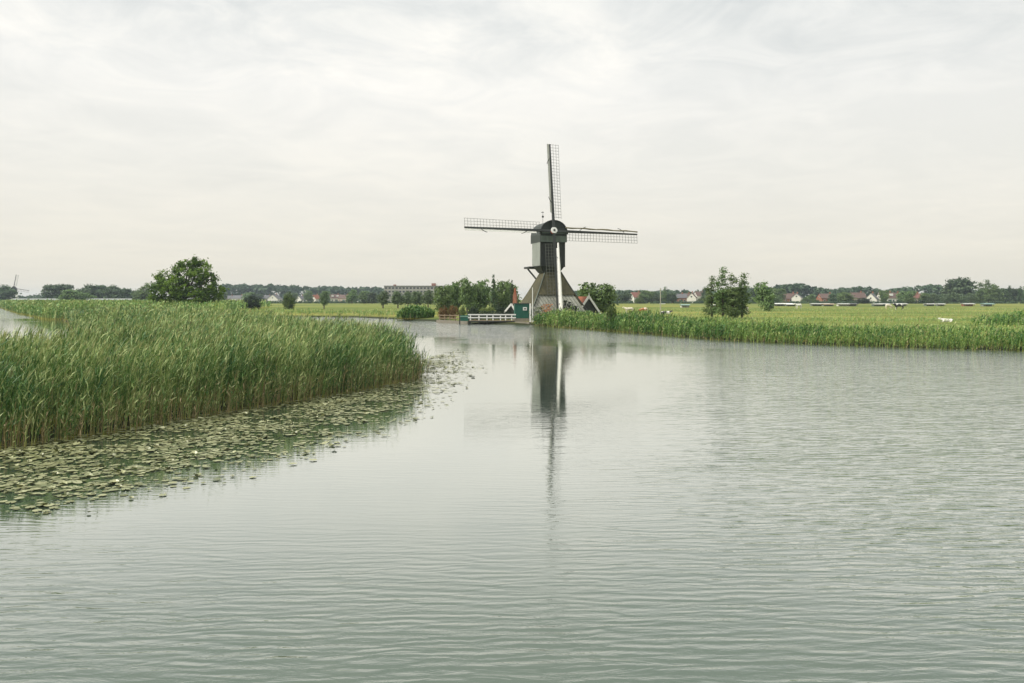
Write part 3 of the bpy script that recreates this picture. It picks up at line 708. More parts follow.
# sails: local frame of a sail, x = out along the arm, y = trailing (lattice) side in the sail plane, z = towards the wind (front)
RAD = 10.0
def sail(k_, cloth):
    ang = R(90 - 1.0) - k_*math.pi/2                        # 0 top, 1 right, 2 bottom, 3 left
    ex = tiltM @ Vector((math.cos(ang), 0, math.sin(ang))); ey = tiltM @ Vector((math.sin(ang), 0, -math.cos(ang))); ez = tiltM @ Vector((0, -1, 0))
    base_ = hub + ez*(0.12 if k_ % 2 else 0.28)
    def T(x, y, z_=0.0): 
        tw = R(14 - 12*x/RAD); return base_ + ex*x + ey*(y*math.cos(tw)) + ez*(z_ - y*math.sin(tw)*0.9)
    s_ = MB(); s_.bar(T(0, 0), T(RAD, 0), 0.27, 0.27, 0.13, 0.15, up=ez)
    st = s_.build('sail', M_BLACK, mill)
    lab = {0: 'upright sail with bare lattice', 1: 'sail to the right with olive cloth rolled along its arm', 2: 'lowest sail with white cloth rolled along its arm', 3: 'sail to the left with bare lattice'}[k_]
    st['label'] = lab
    m = MB(); r0 = 1.55
    nb = 24
    for i in range(nb+1):
        x = r0 + (RAD-0.05-r0)*i/nb; m.bar(T(x, -0.02), T(x, 1.02), 0.026, 0.022, up=ez)
    for y in (0.36, 0.70, 1.02): m.bar(T(r0-0.1, y), T(RAD, y), 0.026, 0.022, up=ez)
    m.build('lattice', M_LATH, st)
    # leading side boards
    m = MB()
    for i in range(6):
        xa = 2.0 + i*(RAD-2.0)/6; xb = xa + (RAD-2.0)/6 - 0.02
        v_ = [T(xa, -0.1, 0.02), T(xb, -0.1, 0.02), T(xb, -0.40, 0.14), T(xa, -0.40, 0.14)]; v2 = [p - ez*0.02 for p in v_]
        m.add(v_+v2, [(0,1,2,3),(7,6,5,4),(0,4,5,1),(1,5,6,2),(2,6,7,3),(3,7,4,0)])
    if k_ != 1: m.build('leading_boards', M_PALEBOARD if k_ in (0, 3) else M_WHITE, st)
    m = MB()
    if k_ == 1:
        pts = [T(1.35 + (RAD-1.4)*i/12, -0.36 + 0.10*i/12 + 0.03*math.sin(i*1.7), 0.2) for i in range(13)]; m.tube(pts, [0.075+0.015*math.sin(i*2.1) for i in range(13)], 8); m.build('rolled_cloth', M_OLIVE, st)
    elif k_ == 2:
        pts = [T(1.45 + (RAD-1.6)*i/12, -0.34 - 0.04*i/12, 0.2) for i in range(13)]; m.tube(pts, [0.10+0.09*i/12+0.01*math.sin(i*2.1) for i in range(13)], 8); m.build('rolled_cloth', M_CLOTH, st)
    m = MB()
    for xa, sgn in ((RAD*0.83, -1), (RAD*0.30, 1)):
        pts = [T(xa+0.75*u_*sgn, -0.10-0.42*math.sin(u_*1.5)-0.0*u_, 0.22) for u_ in (0, .2, .4, .6, .8, 1.0)]; m.tube(pts, 0.035, 6)
    m.build('rope', M_BLACK, st)
M_PALEBOARD = mat_wear('pale_boards', (0.52, 0.52, 0.47), 0.7, 0.1)
for k_ in range(4): sail(k_, None)
# red and yellow blooms, dark spiky shrubs at the foot of the mill are separate plants (below)

# ------------------------------------------------------------------ foliage
def leaf_quads(c, n, size, up=0.4, r_=None):
    """rhombic leaves at c (n,3); normals biased outward/up"""
    r_ = r_ or rng; k = len(c); nn = r_.normal(0, 1, (k, 3)) + n*0.9 + np.array([0, 0, up]); nn /= np.linalg.norm(nn, axis=1)[:, None]
    a = np.cross(nn, r_.normal(0, 1, (k, 3))); a /= np.linalg.norm(a, axis=1)[:, None]; b = np.cross(nn, a)
    s = size*r_.uniform(0.6, 1.35, k); a *= s[:, None]; b *= (s*r_.uniform(0.45, 0.8, k))[:, None]
    return np.stack([c-a, c-b*0.9+a*0.1, c+a, c+b*0.9-a*0.1], 1)
def crown(seed, lobes, nclump, nleaf, lsize, crad):
    """lobes: (x,y,z,rx,rz). Clumps sit over each lobe's volume, leaves fill each clump"""
    r_ = np.random.default_rng(seed); Lb = np.array(lobes, float); wgt = Lb[:, 3]*Lb[:, 4]**.8; wgt /= wgt.sum()
    li = r_.choice(len(Lb), nclump, p=wgt); d = r_.normal(0, 1, (nclump, 3)); d /= np.linalg.norm(d, axis=1)[:, None]
    rad = r_.uniform(0.35, 1.0, nclump)**0.55; rad[r_.uniform(size=nclump) < 0.10] *= 1.08
    cc = Lb[li, :3] + d*rad[:, None]*np.stack([Lb[li, 3], Lb[li, 3], Lb[li, 4]], 1)
    per = r_.integers(int(nleaf*0.5), int(nleaf*1.5)+1, nclump); idx = np.repeat(np.arange(nclump), per)
    q = r_.normal(0, 1, (len(idx), 3))*np.array([1, 1, 0.75])*crad*r_.uniform(0.7, 1.3, nclump)[idx][:, None]*0.6
    c = cc[idx] + q; tint = np.clip(r_.uniform(0.15, 0.85, nclump)[idx] + r_.normal(0, 0.15, len(idx)), 0, 1)
    return leaf_quads(c, d[idx], lsize, r_=r_), np.stack([tint]*3, 1)
def make_tree(name, seed, lobes, nclump, nleaf, lsize, crad, mat, trunk_h, trunk_r, limbs=True, multi=None, barkmat=None):
    root = empty(name, (0, 0, 0)); q, v = crown(seed, lobes, nclump, nleaf, lsize, crad); m = MB()
    for (tx, ty, hx) in (multi or [(0, 0, trunk_h)]):
        m.tube([(tx, ty, -0.1), (tx+0.01*hx, ty, hx*0.5), (tx*1.05, ty, hx)], [trunk_r*1.25, trunk_r, trunk_r*0.55], 7)
    if limbs:
        for (x, y, z_, rx, rz) in lobes:
            s_ = Vector(((multi or [(0, 0, 0)])[0][0], 0, trunk_h*0.8)) if not multi else Vector(min(((a, b, c*0.8) for a, b, c in multi), key=lambda p: abs(p[0]-x)))
            e_ = Vector((x, y, z_ + rz*0.3)); mid = s_.lerp(e_, 0.5) + Vector((0, 0, -0.02)); m.tube([s_, mid, e_], [trunk_r*0.6, trunk_r*0.38, trunk_r*0.15], 5)
    m.build('trunk', barkmat or M_BARK, root); quads('crown', q, mat, root, var=v); reg(root); return root
ML_OAK = mat_leaf('walnut_leaf', (0.035, 0.085, 0.008), (0.17, 0.27, 0.022))
ML_WIL = mat_leaf('willow_leaf', (0.07, 0.12, 0.045), (0.16, 0.23, 0.10), objvar=0.4)
ML_MID = mat_leaf('mid_leaf', (0.06, 0.125, 0.025), (0.19, 0.28, 0.085), objvar=0.4)
ML_FAR = mat_leaf('far_leaf', (0.045, 0.085, 0.035), (0.11, 0.17, 0.07), objvar=0.7)
ML_DARK = mat_leaf('dark_leaf', (0.012, 0.028, 0.014), (0.035, 0.055, 0.025))
ML_BROWN = mat_leaf('copper_leaf', (0.10, 0.07, 0.025), (0.24, 0.14, 0.05))
ML_LIME = mat_leaf('lime_leaf', (0.10, 0.14, 0.04), (0.19, 0.24, 0.07))
ML_BUSH = mat_leaf('bush_leaf', (0.05, 0.085, 0.02), (0.11, 0.16, 0.04))

def put(root, px, Y, ytop, wpx, hmodel, wmodel, label, cat='tree', group=None, zb_=0.35, rz=None, depth=1.0):
    """size a prototype (model height/width in its own metres) so it stands at px with its top at ytop"""
    htgt = PZ(ytop, Y) - zb_; wt = wpx/F*Y; root.location = (PX(px, Y), Y, zb_)
    root.scale = (wt/wmodel, wt/wmodel*depth, htgt/hmodel)
    if rz is not None: root.rotation_euler = (0, 0, rz)
    return tag(root, label, cat, group)

# the big round tree on the left
lob = [(-3.9, 0, 3.2, 2.5, 2.2), (-2.2, -.6, 5.6, 2.4, 1.9), (0.2, 0.5, 7.6, 2.3, 1.9), (2.6, -.2, 7.2, 2.1, 2.1), (4.0, 0.3, 5.0, 1.9, 2.2), (-.6, -1.6, 4.4, 2.6, 2.0), (4.9, 0, 2.7, 1.5, 1.6),
       (2.0, 1.6, 3.6, 2.6, 2.2), (-2.8, 1.4, 2.2, 2.4, 1.7), (1.6, -1.6, 2.4, 2.6, 1.8), (5.9, .2, 3.6, 0.9, 0.9), (-5.2, 0, 4.6, 0.9, .8), (1.4, 0, 9.1, 1.0, .6), (-4.6, .3, 6.0, .6, .5)]
T = make_tree('broadleaf_tree', 5, lob, 450, 46, 0.18, 0.48, ML_OAK, 3.4, 0.42)
put(T, 185, 140, 256.5, 75, 9.9, 13.0, 'large dark green round-crowned tree behind the left reed bed, biggest tree in the photo', zb_=0.4)

def willow(seed):
    return make_tree('willow_tree', seed, [(0, 0, 2.9, 1.5, 1.4), (-.8, .2, 2.2, 1.0, 1.2), (.8, -.2, 2.3, 1.0, 1.3), (0.1, .3, 3.9, .9, .7)], 130, 26, 0.15, 0.42, ML_WIL, 1.5, 0.17)
def broad(seed, mat=None, n=130):
    r_ = np.random.default_rng(seed); lb = [(0, 0, 4.0, 2.4, 2.0)] + [(r_.uniform(-2.2, 2.2), r_.uniform(-1.5, 1.5), r_.uniform(2.4, 6.6), r_.uniform(1.1, 1.8), r_.uniform(1.0, 1.6)) for _ in range(7)] + [(r_.uniform(-2.6, 2.6), 0, 1.5, 1.8, 1.3) for _ in range(2)]
    return make_tree('broadleaf_tree', seed, lb, n, 22, 0.30, 0.75, mat or ML_MID, 2.2, 0.22)
def dome(seed, mat):
    r_ = np.random.default_rng(seed); lb = [(0, 0, 4.2, 2.7, 2.9), (0, 0, 2.2, 2.9, 1.7)] + [(r_.uniform(-2, 2), r_.uniform(-1, 1), r_.uniform(4.2, 6.2), r_.uniform(0.9, 1.5), r_.uniform(0.8, 1.2)) for _ in range(5)]
    return make_tree('broadleaf_tree', seed, lb, 150, 20, 0.34, 0.7, mat, 2.2, 0.22, limbs=False)
def tall(seed, mat=None):
    r_ = np.random.default_rng(seed); lb = [(r_.uniform(-.35, .35), r_.uniform(-.3, .3), 1.8+i*1.0, max(0.3, 1.25*(1-(i/8.0)**1.8)), 0.95) for i in range(8)]
    return make_tree('poplar_tree', seed, lb, 165, 18, 0.14, 0.36, mat or ML_MID, 5.0, 0.16, limbs=False)
def conifer(seed, mat=None):
    lb = [(0, 0, 1.0+i*0.95, 1.7*(1-i/9.0), 0.6) for i in range(9)]
    return make_tree('conifer_tree', seed, lb, 150, 18, 0.20, 0.28, mat or ML_FAR, 7.5, 0.16, limbs=False)
def bush(seed, mat, name='bush'):
    r_ = np.random.default_rng(seed); lb = [(r_.uniform(-.8, .8), r_.uniform(-.5, .5), r_.uniform(.5, 1.3), r_.uniform(.5, .8), r_.uniform(.45, .7)) for _ in range(7)]
    lb += [(0, 0, .75, 1.0, .7)]*2; return make_tree(name, seed, lb, 120, 24, 0.085, 0.24, mat, 0.7, 0.03)

# prototypes (used by their first placement, then copied)
PROT = {'willow': ([willow(s) for s in (21, 22)], 4.7, 3.6), 'round': ([broad(s) for s in (31, 32, 33)], 7.0, 6.4), 'far': ([dome(s, ML_FAR) for s in (41, 42, 43)], 7.6, 6.6),
        'tall': ([tall(s) for s in (51, 52)], 9.4, 2.9), 'conifer': ([conifer(s) for s in (61, 62)], 9.4, 3.6), 'bush': ([bush(71, ML_BUSH), bush(72, ML_BUSH)], 1.95, 2.7),
        'darkbush': ([bush(73, ML_DARK)], 1.95, 2.7)}
USED = set()
def tree(kind, px, Y, ytop, wpx, label, group=None, zb_=0.35, cat=None):
    ps, hm, wm = PROT[kind]; p = random.choice(ps)
    if p.name in USED: o = copy_tree(p)
    else:
        fresh = [q for q in ps if q.name not in USED]; p = fresh[0] if fresh else p; o = p; USED.add(p.name)
    return put(o, px, Y, ytop, wpx, hm, wm, label, cat or ('bush' if 'bush' in kind else 'tree'), group, zb_, rz=random.uniform(0, 6.28) if kind not in () else 0)

g1 = 'pollard willows on the far bank'
tree('willow', 383, 200, 291, 15, 'leftmost pollard willow in the row on the far bank', g1)
tree('willow', 398, 198, 290, 14, 'second pollard willow from the left, just above the rounded reed clump', g1)
tree('willow', 408, 205, 291, 12, 'third pollard willow in the row, partly hidden by its neighbours', g1)
tree('willow', 417, 200, 290, 14, 'fourth pollard willow in the row, right of the reed clump centre', g1)
tree('willow', 428, 196, 290, 14, 'fifth pollard willow, beside the taller trees left of the mill', g1)
g2 = 'trees behind the mill yard'
for i, (px, yt, w, k_, lb_) in enumerate([(441, 285, 20, 'round', 'left end tree of the clump behind the mill yard, above the copper shrubs'), (449, 282, 17, 'round', 'narrow tree above the copper shrubs'),
        (458, 284, 20, 'round', 'mid green tree between copper shrubs and green water gate'), (467, 281.5, 20, 'round', 'full round tree above the left end of the white railing'),
        (476, 282, 18, 'round', 'slim tree above the white railing'), (484, 283, 21, 'round', 'broad tree above the lime green bush'),
        (493.5, 274.5, 10, 'conifer', 'tallest pointed tree behind the white railing'), (499, 280, 22, 'round', 'leafy tree left of the brick chimney'),
        (508, 284, 21, 'round', 'dark tree directly behind the brick chimney'), (512, 280, 8, 'conifer', 'thin pointed treetop left of the thatched slope')]):
    tree(k_, px, 135 + (i % 3)*5, yt, w, lb_, g2)
tree('round', 603, 112, 280.5, 34, 'broad bushy tree behind the orange roofed barn right of the mill', zb_=0.4)
tree('round', 589, 118, 288, 20, 'lower leafy tree between the mill and the orange roofed barn', zb_=0.4)
tree('tall', 712, 95, 277, 18, 'leftmost and thinnest tree of the loose clump in the right pasture', 'loose clump in the right pasture', cat='tree')
tree('tall', 723, 93, 268.5, 21, 'tallest pointed tree of the loose clump in the right pasture', 'loose clump in the right pasture')
tree('tall', 733, 92, 274, 20, 'third tree of the loose clump in the right pasture, above the low suckers', 'loose clump in the right pasture')
tree('tall', 742, 93, 274, 20, 'rightmost full tree of the loose clump in the right pasture', 'loose clump in the right pasture')
tree('round', 727, 95, 286, 30, 'spreading low tree filling the foot of the loose clump in the right pasture', 'loose clump in the right pasture', zb_=1.3)
tree('bush', 733, 90, 305, 15, 'low suckers at the foot of the loose tree clump')
tree('round', 765, 150, 285, 22, 'bushy grey green tree standing alone right of the loose clump')
tree('darkbush', 252, 170, 291, 17, 'dark round bush right of the big tree in the meadow')
tree('bush', 289, 180, 291.5, 17, 'pale green bush between the dark bush and the small willow')
tree('willow', 324, 185, 291, 11, 'small lone willow in the meadow before the pale gabled houses')
tree('bush', 611, 68, 304, 15, 'upright dark willow bush at the water edge right of the barn')
tree('bush', 620, 68.5, 313, 14, 'low dark bush beside the upright willow bush at the water edge')
tree('bush', 633, 74, 309, 13, 'small olive bush on the right bank left of the pale pole')
for px, yt, w, lb_ in ((444, 304, 13, 'copper brown shrub, left one in front of the tree clump'), (453.5, 304.5, 12, 'copper brown shrub beside the green water gate')):
    put(bush(int(80+px), ML_BROWN, 'copper_shrub'), px, 96, yt, w, 1.95, 2.7, lb_, 'shrub', 'copper shrubs', zb_=0.2)
for px, yt, w, lb_ in ((462, 304.5, 9, 'pale lime green shrub right of the copper shrubs'), (488, 304.5, 16, 'lime green bush behind the middle of the white railing')):
    put(bush(int(80+px), ML_LIME, 'lime_shrub'), px, 99, yt, w, 1.95, 2.7, lb_, 'shrub')
put(bush(601, ML_DARK, 'dark_shrub'), 473, 104, 306, 14, 1.95, 2.7, 'dark shrub behind the left end of the white railing', 'shrub')
put(bush(602, ML_DARK, 'dark_shrub'), 502, 104, 303, 16, 1.95, 2.7, 'dark shrub behind the right end of the white railing', 'shrub')
# spiky plants and blooms at the mill foot
def spiky(name, px, Y, ytop, wpx, mat, label):
    root = empty(name, (PX(px, Y), Y, 0.35)); hh_ = PZ(ytop, Y)-0.35; m = MB()
    for i in range(9): m.tube([(0, 0, 0), (random.uniform(-.5, .5)*wpx/F*Y, random.uniform(-.2, .2), hh_*random.uniform(.5, .8))], [0.03, 0.012], 5)
    m.build('stem', M_BARK, root); n = 260; c = np.stack([rng.normal(0, .33, n)*wpx/F*Y, rng.normal(0, .15, n), rng.uniform(.1, 1, n)*hh_], 1)
    quads('foliage', leaf_quads(c, c*0, 0.09), mat, root, var=np.repeat(rng.uniform(0, 1, (n, 1)), 3, 1)); return tag(root, label, 'plant')
for px, yt, lb_ in ((560.5, 301, 'tallest dark spiky plant right of the white sailcloth'), (565, 300, 'dark spiky plant before the pale mill boards'), (570, 302, 'dark spiky plant near the right end of the mill boards'), (575, 306, 'smallest dark plant at the right corner of the mill')):
    spiky('spiky_plant', px, 86.9, yt, 4, ML_DARK, lb_)
M_BLOOM = mat_leaf('bloom', (0.35, 0.10, 0.05), (0.5, 0.28, 0.08))
spiky('flowering_plant', 547, 84.5, 304, 9, M_BLOOM, 'orange red flowering plant at the foot of the mill left of the white sailcloth')
spiky('dark_plant', 540, 84.8, 307, 8, ML_BUSH, 'low green plant at the left foot of the pale mill boards')

# far trees along the village edge: px, Y, top row, width, kind, label
vg = 'trees along the village edge'
FT = [(4, 420, 284.5, 18, 'far', 'cluster tree at the left edge of the photo, left of the tiny windmill'), (52, 420, 283.5, 16, 'far', 'left end tree of the grove left of the big round tree'), (64, 425, 283, 17, 'far', 'second tree of the grove, behind its left end'),
      (77, 330, 289, 20, 'round', 'paler bushy tree in front of the left grove'), (88, 420, 283.5, 18, 'far', 'full tree in the middle of the left grove'), (100, 425, 284, 18, 'far', 'rounded tree right of the middle of the left grove'), (113, 420, 284.5, 17, 'far', 'tree where the left grove begins to slope down'),
      (124, 430, 287.5, 14, 'far', 'lower tree at the sloping right end of the left grove'), (134, 440, 290, 14, 'far', 'lowest tree in the dip left of the big round tree'), (142, 360, 288, 14, 'round', 'green tree touching the left side of the big round tree'), (148, 365, 283, 8, 'tall', 'slim treetop at the left shoulder of the big round tree'),
      (352, 380, 291, 11, 'round', 'small tree right of the pale houses'), (364, 385, 290.5, 13, 'round', 'rounded tree between the houses and the willow row'), (372, 380, 292, 11, 'far', 'dark tree just left of the pollard row'),
      (626, 330, 290, 12, 'far', 'tree just right of the barn tree'), (648, 330, 289.5, 15, 'round', 'round tree right of the white and red house'), (656, 335, 290, 8, 'conifer', 'dark pointed tree left of the pale pole'), (664.5, 325, 287, 7, 'tall', 'dark upright treetop just right of the pale pole'),
      (672, 330, 292, 11, 'far', 'tree left of the grey roofs'), (640, 300, 297, 13, 'bush', 'low round shrub under the white and red house'), (702, 320, 297, 14, 'bush', 'low shrub left of the loose tree clump'), (705, 330, 286.5, 9, 'far', 'dark tree left of the loose clump'),
      (755, 330, 288, 12, 'far', 'dark tree between loose clump and lone grey green tree'), (780, 330, 288, 13, 'round', 'light green tree right of the lone grey green tree'), (804, 325, 298, 9, 'bush', 'small round light bush left of the first brown roofs'), (815, 320, 299, 10, 'bush', 'blue green bush before the dark wood'),
      (833, 320, 293, 10, 'far', 'dark tree between two brown roofs'), (846, 315, 293.5, 18, 'round', 'wide green tree left of the pale walled house'), (864, 300, 296, 12, 'darkbush', 'nearly black round bush in front of the pale gable'), (884, 320, 289.5, 10, 'round', 'light tree behind the white dormered house'),
      (904, 310, 290, 16, 'round', 'green tree right of the dormered house'), (908, 300, 296.5, 10, 'bush', 'pale round bush under the green tree'), (925, 310, 294, 13, 'round', 'tree right of the last brown roof'), (934, 305, 293.5, 11, 'willow', 'grey willow below the big far right tree'),
      (947, 300, 293, 12, 'willow', 'round pale willow below the left side of the big far right tree'), (961, 300, 293, 12, 'willow', 'round pale willow below the middle of the big far right tree'), (971, 305, 293, 11, 'willow', 'round pale willow at the right of its row'),
      (951, 340, 282, 18, 'far', 'lower left shoulder of the big far right tree'), (962, 335, 276.5, 24, 'far', 'big dark tree rising above the right horizon'), (982, 325, 282.5, 13, 'tall', 'pointed tree right of the big dark tree'), (988.5, 320, 280, 12, 'tall', 'tallest of the pointed trees near the right edge'),
      (995, 325, 286, 13, 'round', 'rounded tree between the pointed ones near the right edge'), (1003, 330, 288, 12, 'far', 'low dark tree near the right edge'), (1009.5, 325, 282.5, 8, 'conifer', 'conifer near the right edge'), (1015, 330, 288, 12, 'far', 'dark tree between the two right conifers'), (1020.5, 325, 283.5, 8, 'conifer', 'conifer touching the right edge'),
      (1030, 330, 287, 14, 'round', 'round tree at the very right edge')]
for px, Y, yt, w, k_, lb_ in FT: tree(k_, px, Y*(1.3 if px > 600 else 1.05), yt, w*(1.35 if px < 200 else 1.1), lb_, vg)
HS = [(228, 'grey roof next to the big round tree'), (239, 'second grey roof from the big round tree'), (267, 'low grey house beyond the dark bush'), (275, 'white gabled house between the two bushes'), (301, 'small white house right of the pale bush'),
      (315.5, 'cream gable with orange roof'), (335, 'brown roofed white house with dormers'), (345, 'buff brown roofed house'), (359, 'low white house under the trees'), (371, 'low house beside the first pollard willow'), (636, 'white and red house'), (678, 'grey roofed brick house'),
      (700, 'white house nearest the loose tree clump'), (789, 'wide brown roof'), (826, 'brown roof before the rolling wood'), (857, 'buff walled house'), (872, 'bright slanting white gable'), (895, 'small white walled house'), (915, 'pinkish gabled house')]
VS = set()
def vlabel(px):
    x, h_ = min(HS, key=lambda p: abs(p[0]-px)); d = px-x
    q = ('just ' if abs(d) < 12 else 'some way ' if abs(d) < 30 else 'far ') + ('right' if d > 0 else 'left') + ' of the '
    l_ = 'rounded village tree ' + q + h_
    if l_ in VS: l_ = 'another ' + l_.replace('just', 'a little further')
    VS.add(l_); return l_
for px in (223, 246, 258, 290, 308, 326, 352, 365, 378):
    tree(random.choice(['far', 'round']), px + random.uniform(-2, 2), 560, random.uniform(290.5, 295), random.uniform(8, 15), vlabel(px), 'trees among the left village houses')
for px in (618, 646, 658, 667, 709, 775, 810, 841, 848, 905, 925, 933, 941, 976, 998):
    tree(random.choice(['far', 'round', 'round']), px + random.uniform(-1, 1), 425, random.uniform(291.5, 296), random.uniform(8, 14), vlabel(px), 'trees among the right village houses')
for k_, (ps, _, _) in PROT.items():
    for p in ps:
        if p.name not in USED:
            for c in KIDS[p.name]: bpy.data.objects.remove(c)
            bpy.data.objects.remove(p)

# far-off woods that read as one mass
def wood(name, prof, Y0, depth, dens, lsize, mat, label, rr_=(2.2, 4.4)):
    """prof: [(px, ytop)] skyline"""
    px = np.array([p[0] for p in prof]); yt = np.array([p[1] for p in prof]); x0, x1 = PX(px[0], Y0), PX(px[-1], Y0)
    ntree = int((x1-x0)*depth*dens); tx = rng.uniform(x0, x1, ntree); ty = rng.uniform(0, depth, ntree)+Y0
    top = H + (HOR - np.interp(tx/ty*F+512, px, yt))/F*ty; top *= rng.uniform(0.86, 1.03, ntree); rad = rng.uniform(*rr_, ntree); Q = []; V = []
    for x, y, tp, rr in zip(tx, ty, top, rad):
        n = 70; d = rng.normal(0, 1, (n, 3)); d /= np.linalg.norm(d, axis=1)[:, None]; d[:, 2] = np.abs(d[:, 2])*1.0
        zc_ = max(tp - rr*1.1, 0.5); c = np.stack([x + d[:, 0]*rr, y + d[:, 1]*rr, zc_ + d[:, 2]*rr*1.1], 1); low = rng.uniform(size=n) < 0.45; c[low, 2] = rng.uniform(0.4, zc_, low.sum())
        Q.append(leaf_quads(c, d, lsize)); tn = rng.uniform(.1, .9); V.append(np.clip(np.repeat(tn + rng.normal(0, .12, (n, 1)), 3, 1), 0, 1))
    return tag(quads(name, np.concatenate(Q), mat, var=np.concatenate(V)), label, 'woodland', kind='stuff')
ML_W = mat_leaf('wood_leaf', (0.035, 0.075, 0.035), (0.085, 0.14, 0.065))
wood('woodland', [(215, 284.5), (240, 284.5), (262, 285.5), (272, 284), (290, 286), (310, 287), (330, 287), (350, 287.5), (372, 287), (385, 289), (440, 291), (470, 290)], 800, 40, 0.028, 1.7, ML_W, 'hazy blue green wood on the horizon behind the left village')
wood('woodland', [(8, 296), (25, 296), (46, 295)], 700, 30, 0.02, 1.4, ML_W, 'very low distant wood right of the tiny windmill')
wood('woodland', [(560, 291), (620, 290.5), (640, 291), (668, 290), (690, 291), (720, 290), (760, 288), (775, 286), (790, 284), (800, 283.5), (812, 286.5), (830, 290), (845, 287.5), (855, 286.5), (875, 288), (882, 292), (895, 288.5), (915, 286), (930, 284.8), (950, 287), (980, 289), (1040, 289)], 600, 34, 0.026, 1.3, ML_W, 'dark rolling wood on the horizon behind the right village')

wood('scrub', [(222, 301), (262, 301.5), (300, 301.2), (345, 301.5), (385, 302), (440, 302)], 420, 6, 0.3, 0.3, ML_W, 'low dark scrub in front of the left village houses', (0.6, 1.1))
wood('scrub', [(608, 300.5), (650, 301.5), (700, 301), (760, 302), (800, 301.5), (860, 302), (920, 301.2), (980, 301.5), (1040, 301)], 400, 6, 0.3, 0.3, ML_W, 'low dark scrub along the back of the right pasture', (0.6, 1.1))
PAST = [(8, 74), (12, 68), (18, 56), (26, 50), (38, 47), (60, 45), (110, 60), (180, 190), (20, 190), (9, 100)]
xy = scatter(PAST, lambda x, y: np.where(y < 100, 3.0, 1.0)*np.clip(1+2.2*np.sin(y*0.23+0.02*x), 0.1, 2))
xy = xy[in_view(xy)]
q, v = reeds(xy, gz_arr(xy)-0.02, rng.normal(0.26, 0.08, len(xy)), 4, np.full(len(xy), 0.07), stemw=0.03, plume=0.15, dead=0.15)
tag(quads('grass', q, M_REED_FAR, var=v), 'rough grass tufts scattered over the right pasture', 'grass', kind='stuff')

# ------------------------------------------------------------------ houses
def house(name, px, Y, ybase, w, d, eave, ridge, rz, wall, roof, label, group=None, chim=True, dormer=False, gablewin=True, zg=None):
    """ridge along local x, gables face +-x; w along x, d along y"""
    zg = 0.35 if zg is None else zg
    root = empty(name, (PX(px, Y), Y, zg), R(rz)); m = MB()
    vs = [(-w/2, -d/2, 0), (w/2, -d/2, 0), (w/2, d/2, 0), (-w/2, d/2, 0), (-w/2, -d/2, eave), (w/2, -d/2, eave), (w/2, d/2, eave), (-w/2, d/2, eave), (-w/2, 0, ridge-0.06), (w/2, 0, ridge-0.06)]
    m.add(vs, [(0, 1, 5, 4), (2, 3, 7, 6), (1, 2, 6, 9, 5), (3, 0, 4, 8, 7), (3, 2, 1, 0), (4, 5, 9, 8), (6, 7, 8, 9)]); m.build('wall', wall, root)
    m = MB(); ov = 0.25
    for sy in (-1, 1):
        a = [(-w/2-ov, sy*(d/2+ov), eave-ov*(ridge-eave)/(d/2)), (w/2+ov, sy*(d/2+ov), eave-ov*(ridge-eave)/(d/2)), (w/2+ov, 0, ridge), (-w/2-ov, 0, ridge)]; b = [(x, y, z_+0.12) for x, y, z_ in a]
        m.add(a+b, [(0, 1, 2, 3), (7, 6, 5, 4), (0, 4, 5, 1), (1, 5, 6, 2), (2, 6, 7, 3), (3, 7, 4, 0)])
    rf = m.build('roof', roof, root)
    if chim: MB().box((w*0.28, 0, ridge+0.35), (0.6, 0.6, 1.3)).build('chimney', M_BRICK, rf)
    if dormer:
        for dx in (-w*0.25, w*0.22): MB().box((dx, -d*0.3, (eave+ridge)/2+0.25), (1.5, 1.6, 1.2)).build('dormer', M_WHITE, rf)
    for dx in (-w*0.3, 0.0, w*0.3):
        wn = MB().box((dx, -d/2-0.03, 1.5), (1.0, 0.08, 1.1)).build('window', M_WHITE, root); MB().box((dx, -d/2-0.08, 1.5), (0.82, 0.04, 0.92)).build('pane', M_GLASS, wn)
    if gablewin:
        for sx in (-1, 1):
            wn = MB().box((sx*(w/2+0.03), 0, eave+0.6), (0.08, 1.0, 0.9)).build('window', M_WHITE, root); MB().box((sx*(w/2+0.08), 0, eave+0.6), (0.04, 0.8, 0.7)).build('pane', M_GLASS, wn)
    MB().box((w*0.12, -d/2-0.03, 1.0), (0.9, 0.06, 2.0)).build('door', M_GRN, root)
    return tag(root, label, 'house', group)
WH = mat_wear('white_render', (0.66, 0.64, 0.58), 0.7, 0.06, 0.6); BR = M_BRICK
hg = 'village houses on the horizon'
house('house', 228, 645, 0, 11, 8, 2.7, 5.0, 8, M_PALEBRICK, M_TILE_G, 'grey roofed house immediately right of the big round tree', hg)
house('house', 239, 645, 0, 9, 8, 2.7, 5.2, -6, WH, M_TILE_G, 'grey roofed white house left of the dark round bush', hg)
house('house', 267, 630, 0, 7, 7, 2.6, 5.2, 15, M_PALEBRICK, M_TILE_G, 'low grey house peeking right of the dark round bush', hg)
house('house', 275, 600, 0, 8, 8, 2.6, 5.6, 80, WH, M_TILE_G, 'white gabled house between the dark bush and the pale bush', hg)
house('house', 301, 615, 0, 6, 6, 2.4, 4.8, 60, WH, M_TILE_G, 'small white house right of the pale green bush', hg)
house('house', 315.5, 592, 0, 7, 6, 2.5, 5.3, 65, WH, M_TILE_O, 'cream gable with orange roof left of the small lone willow', hg)
house('house', 335, 600, 0, 8, 7, 3.0, 5.8, 20, WH, M_TILE_R, 'white house with brown roof right of the small lone willow', hg, dormer=True)
house('house', 345, 592, 0, 8, 7, 3.0, 5.4, -15, M_PALEBRICK, M_TILE_R, 'buff house with brown roof, second right of the small lone willow', hg)
house('house', 359, 615, 0, 7, 7, 2.6, 4.2, 0, WH, M_TILE_G, 'low white house under the trees left of the pollard row', hg)
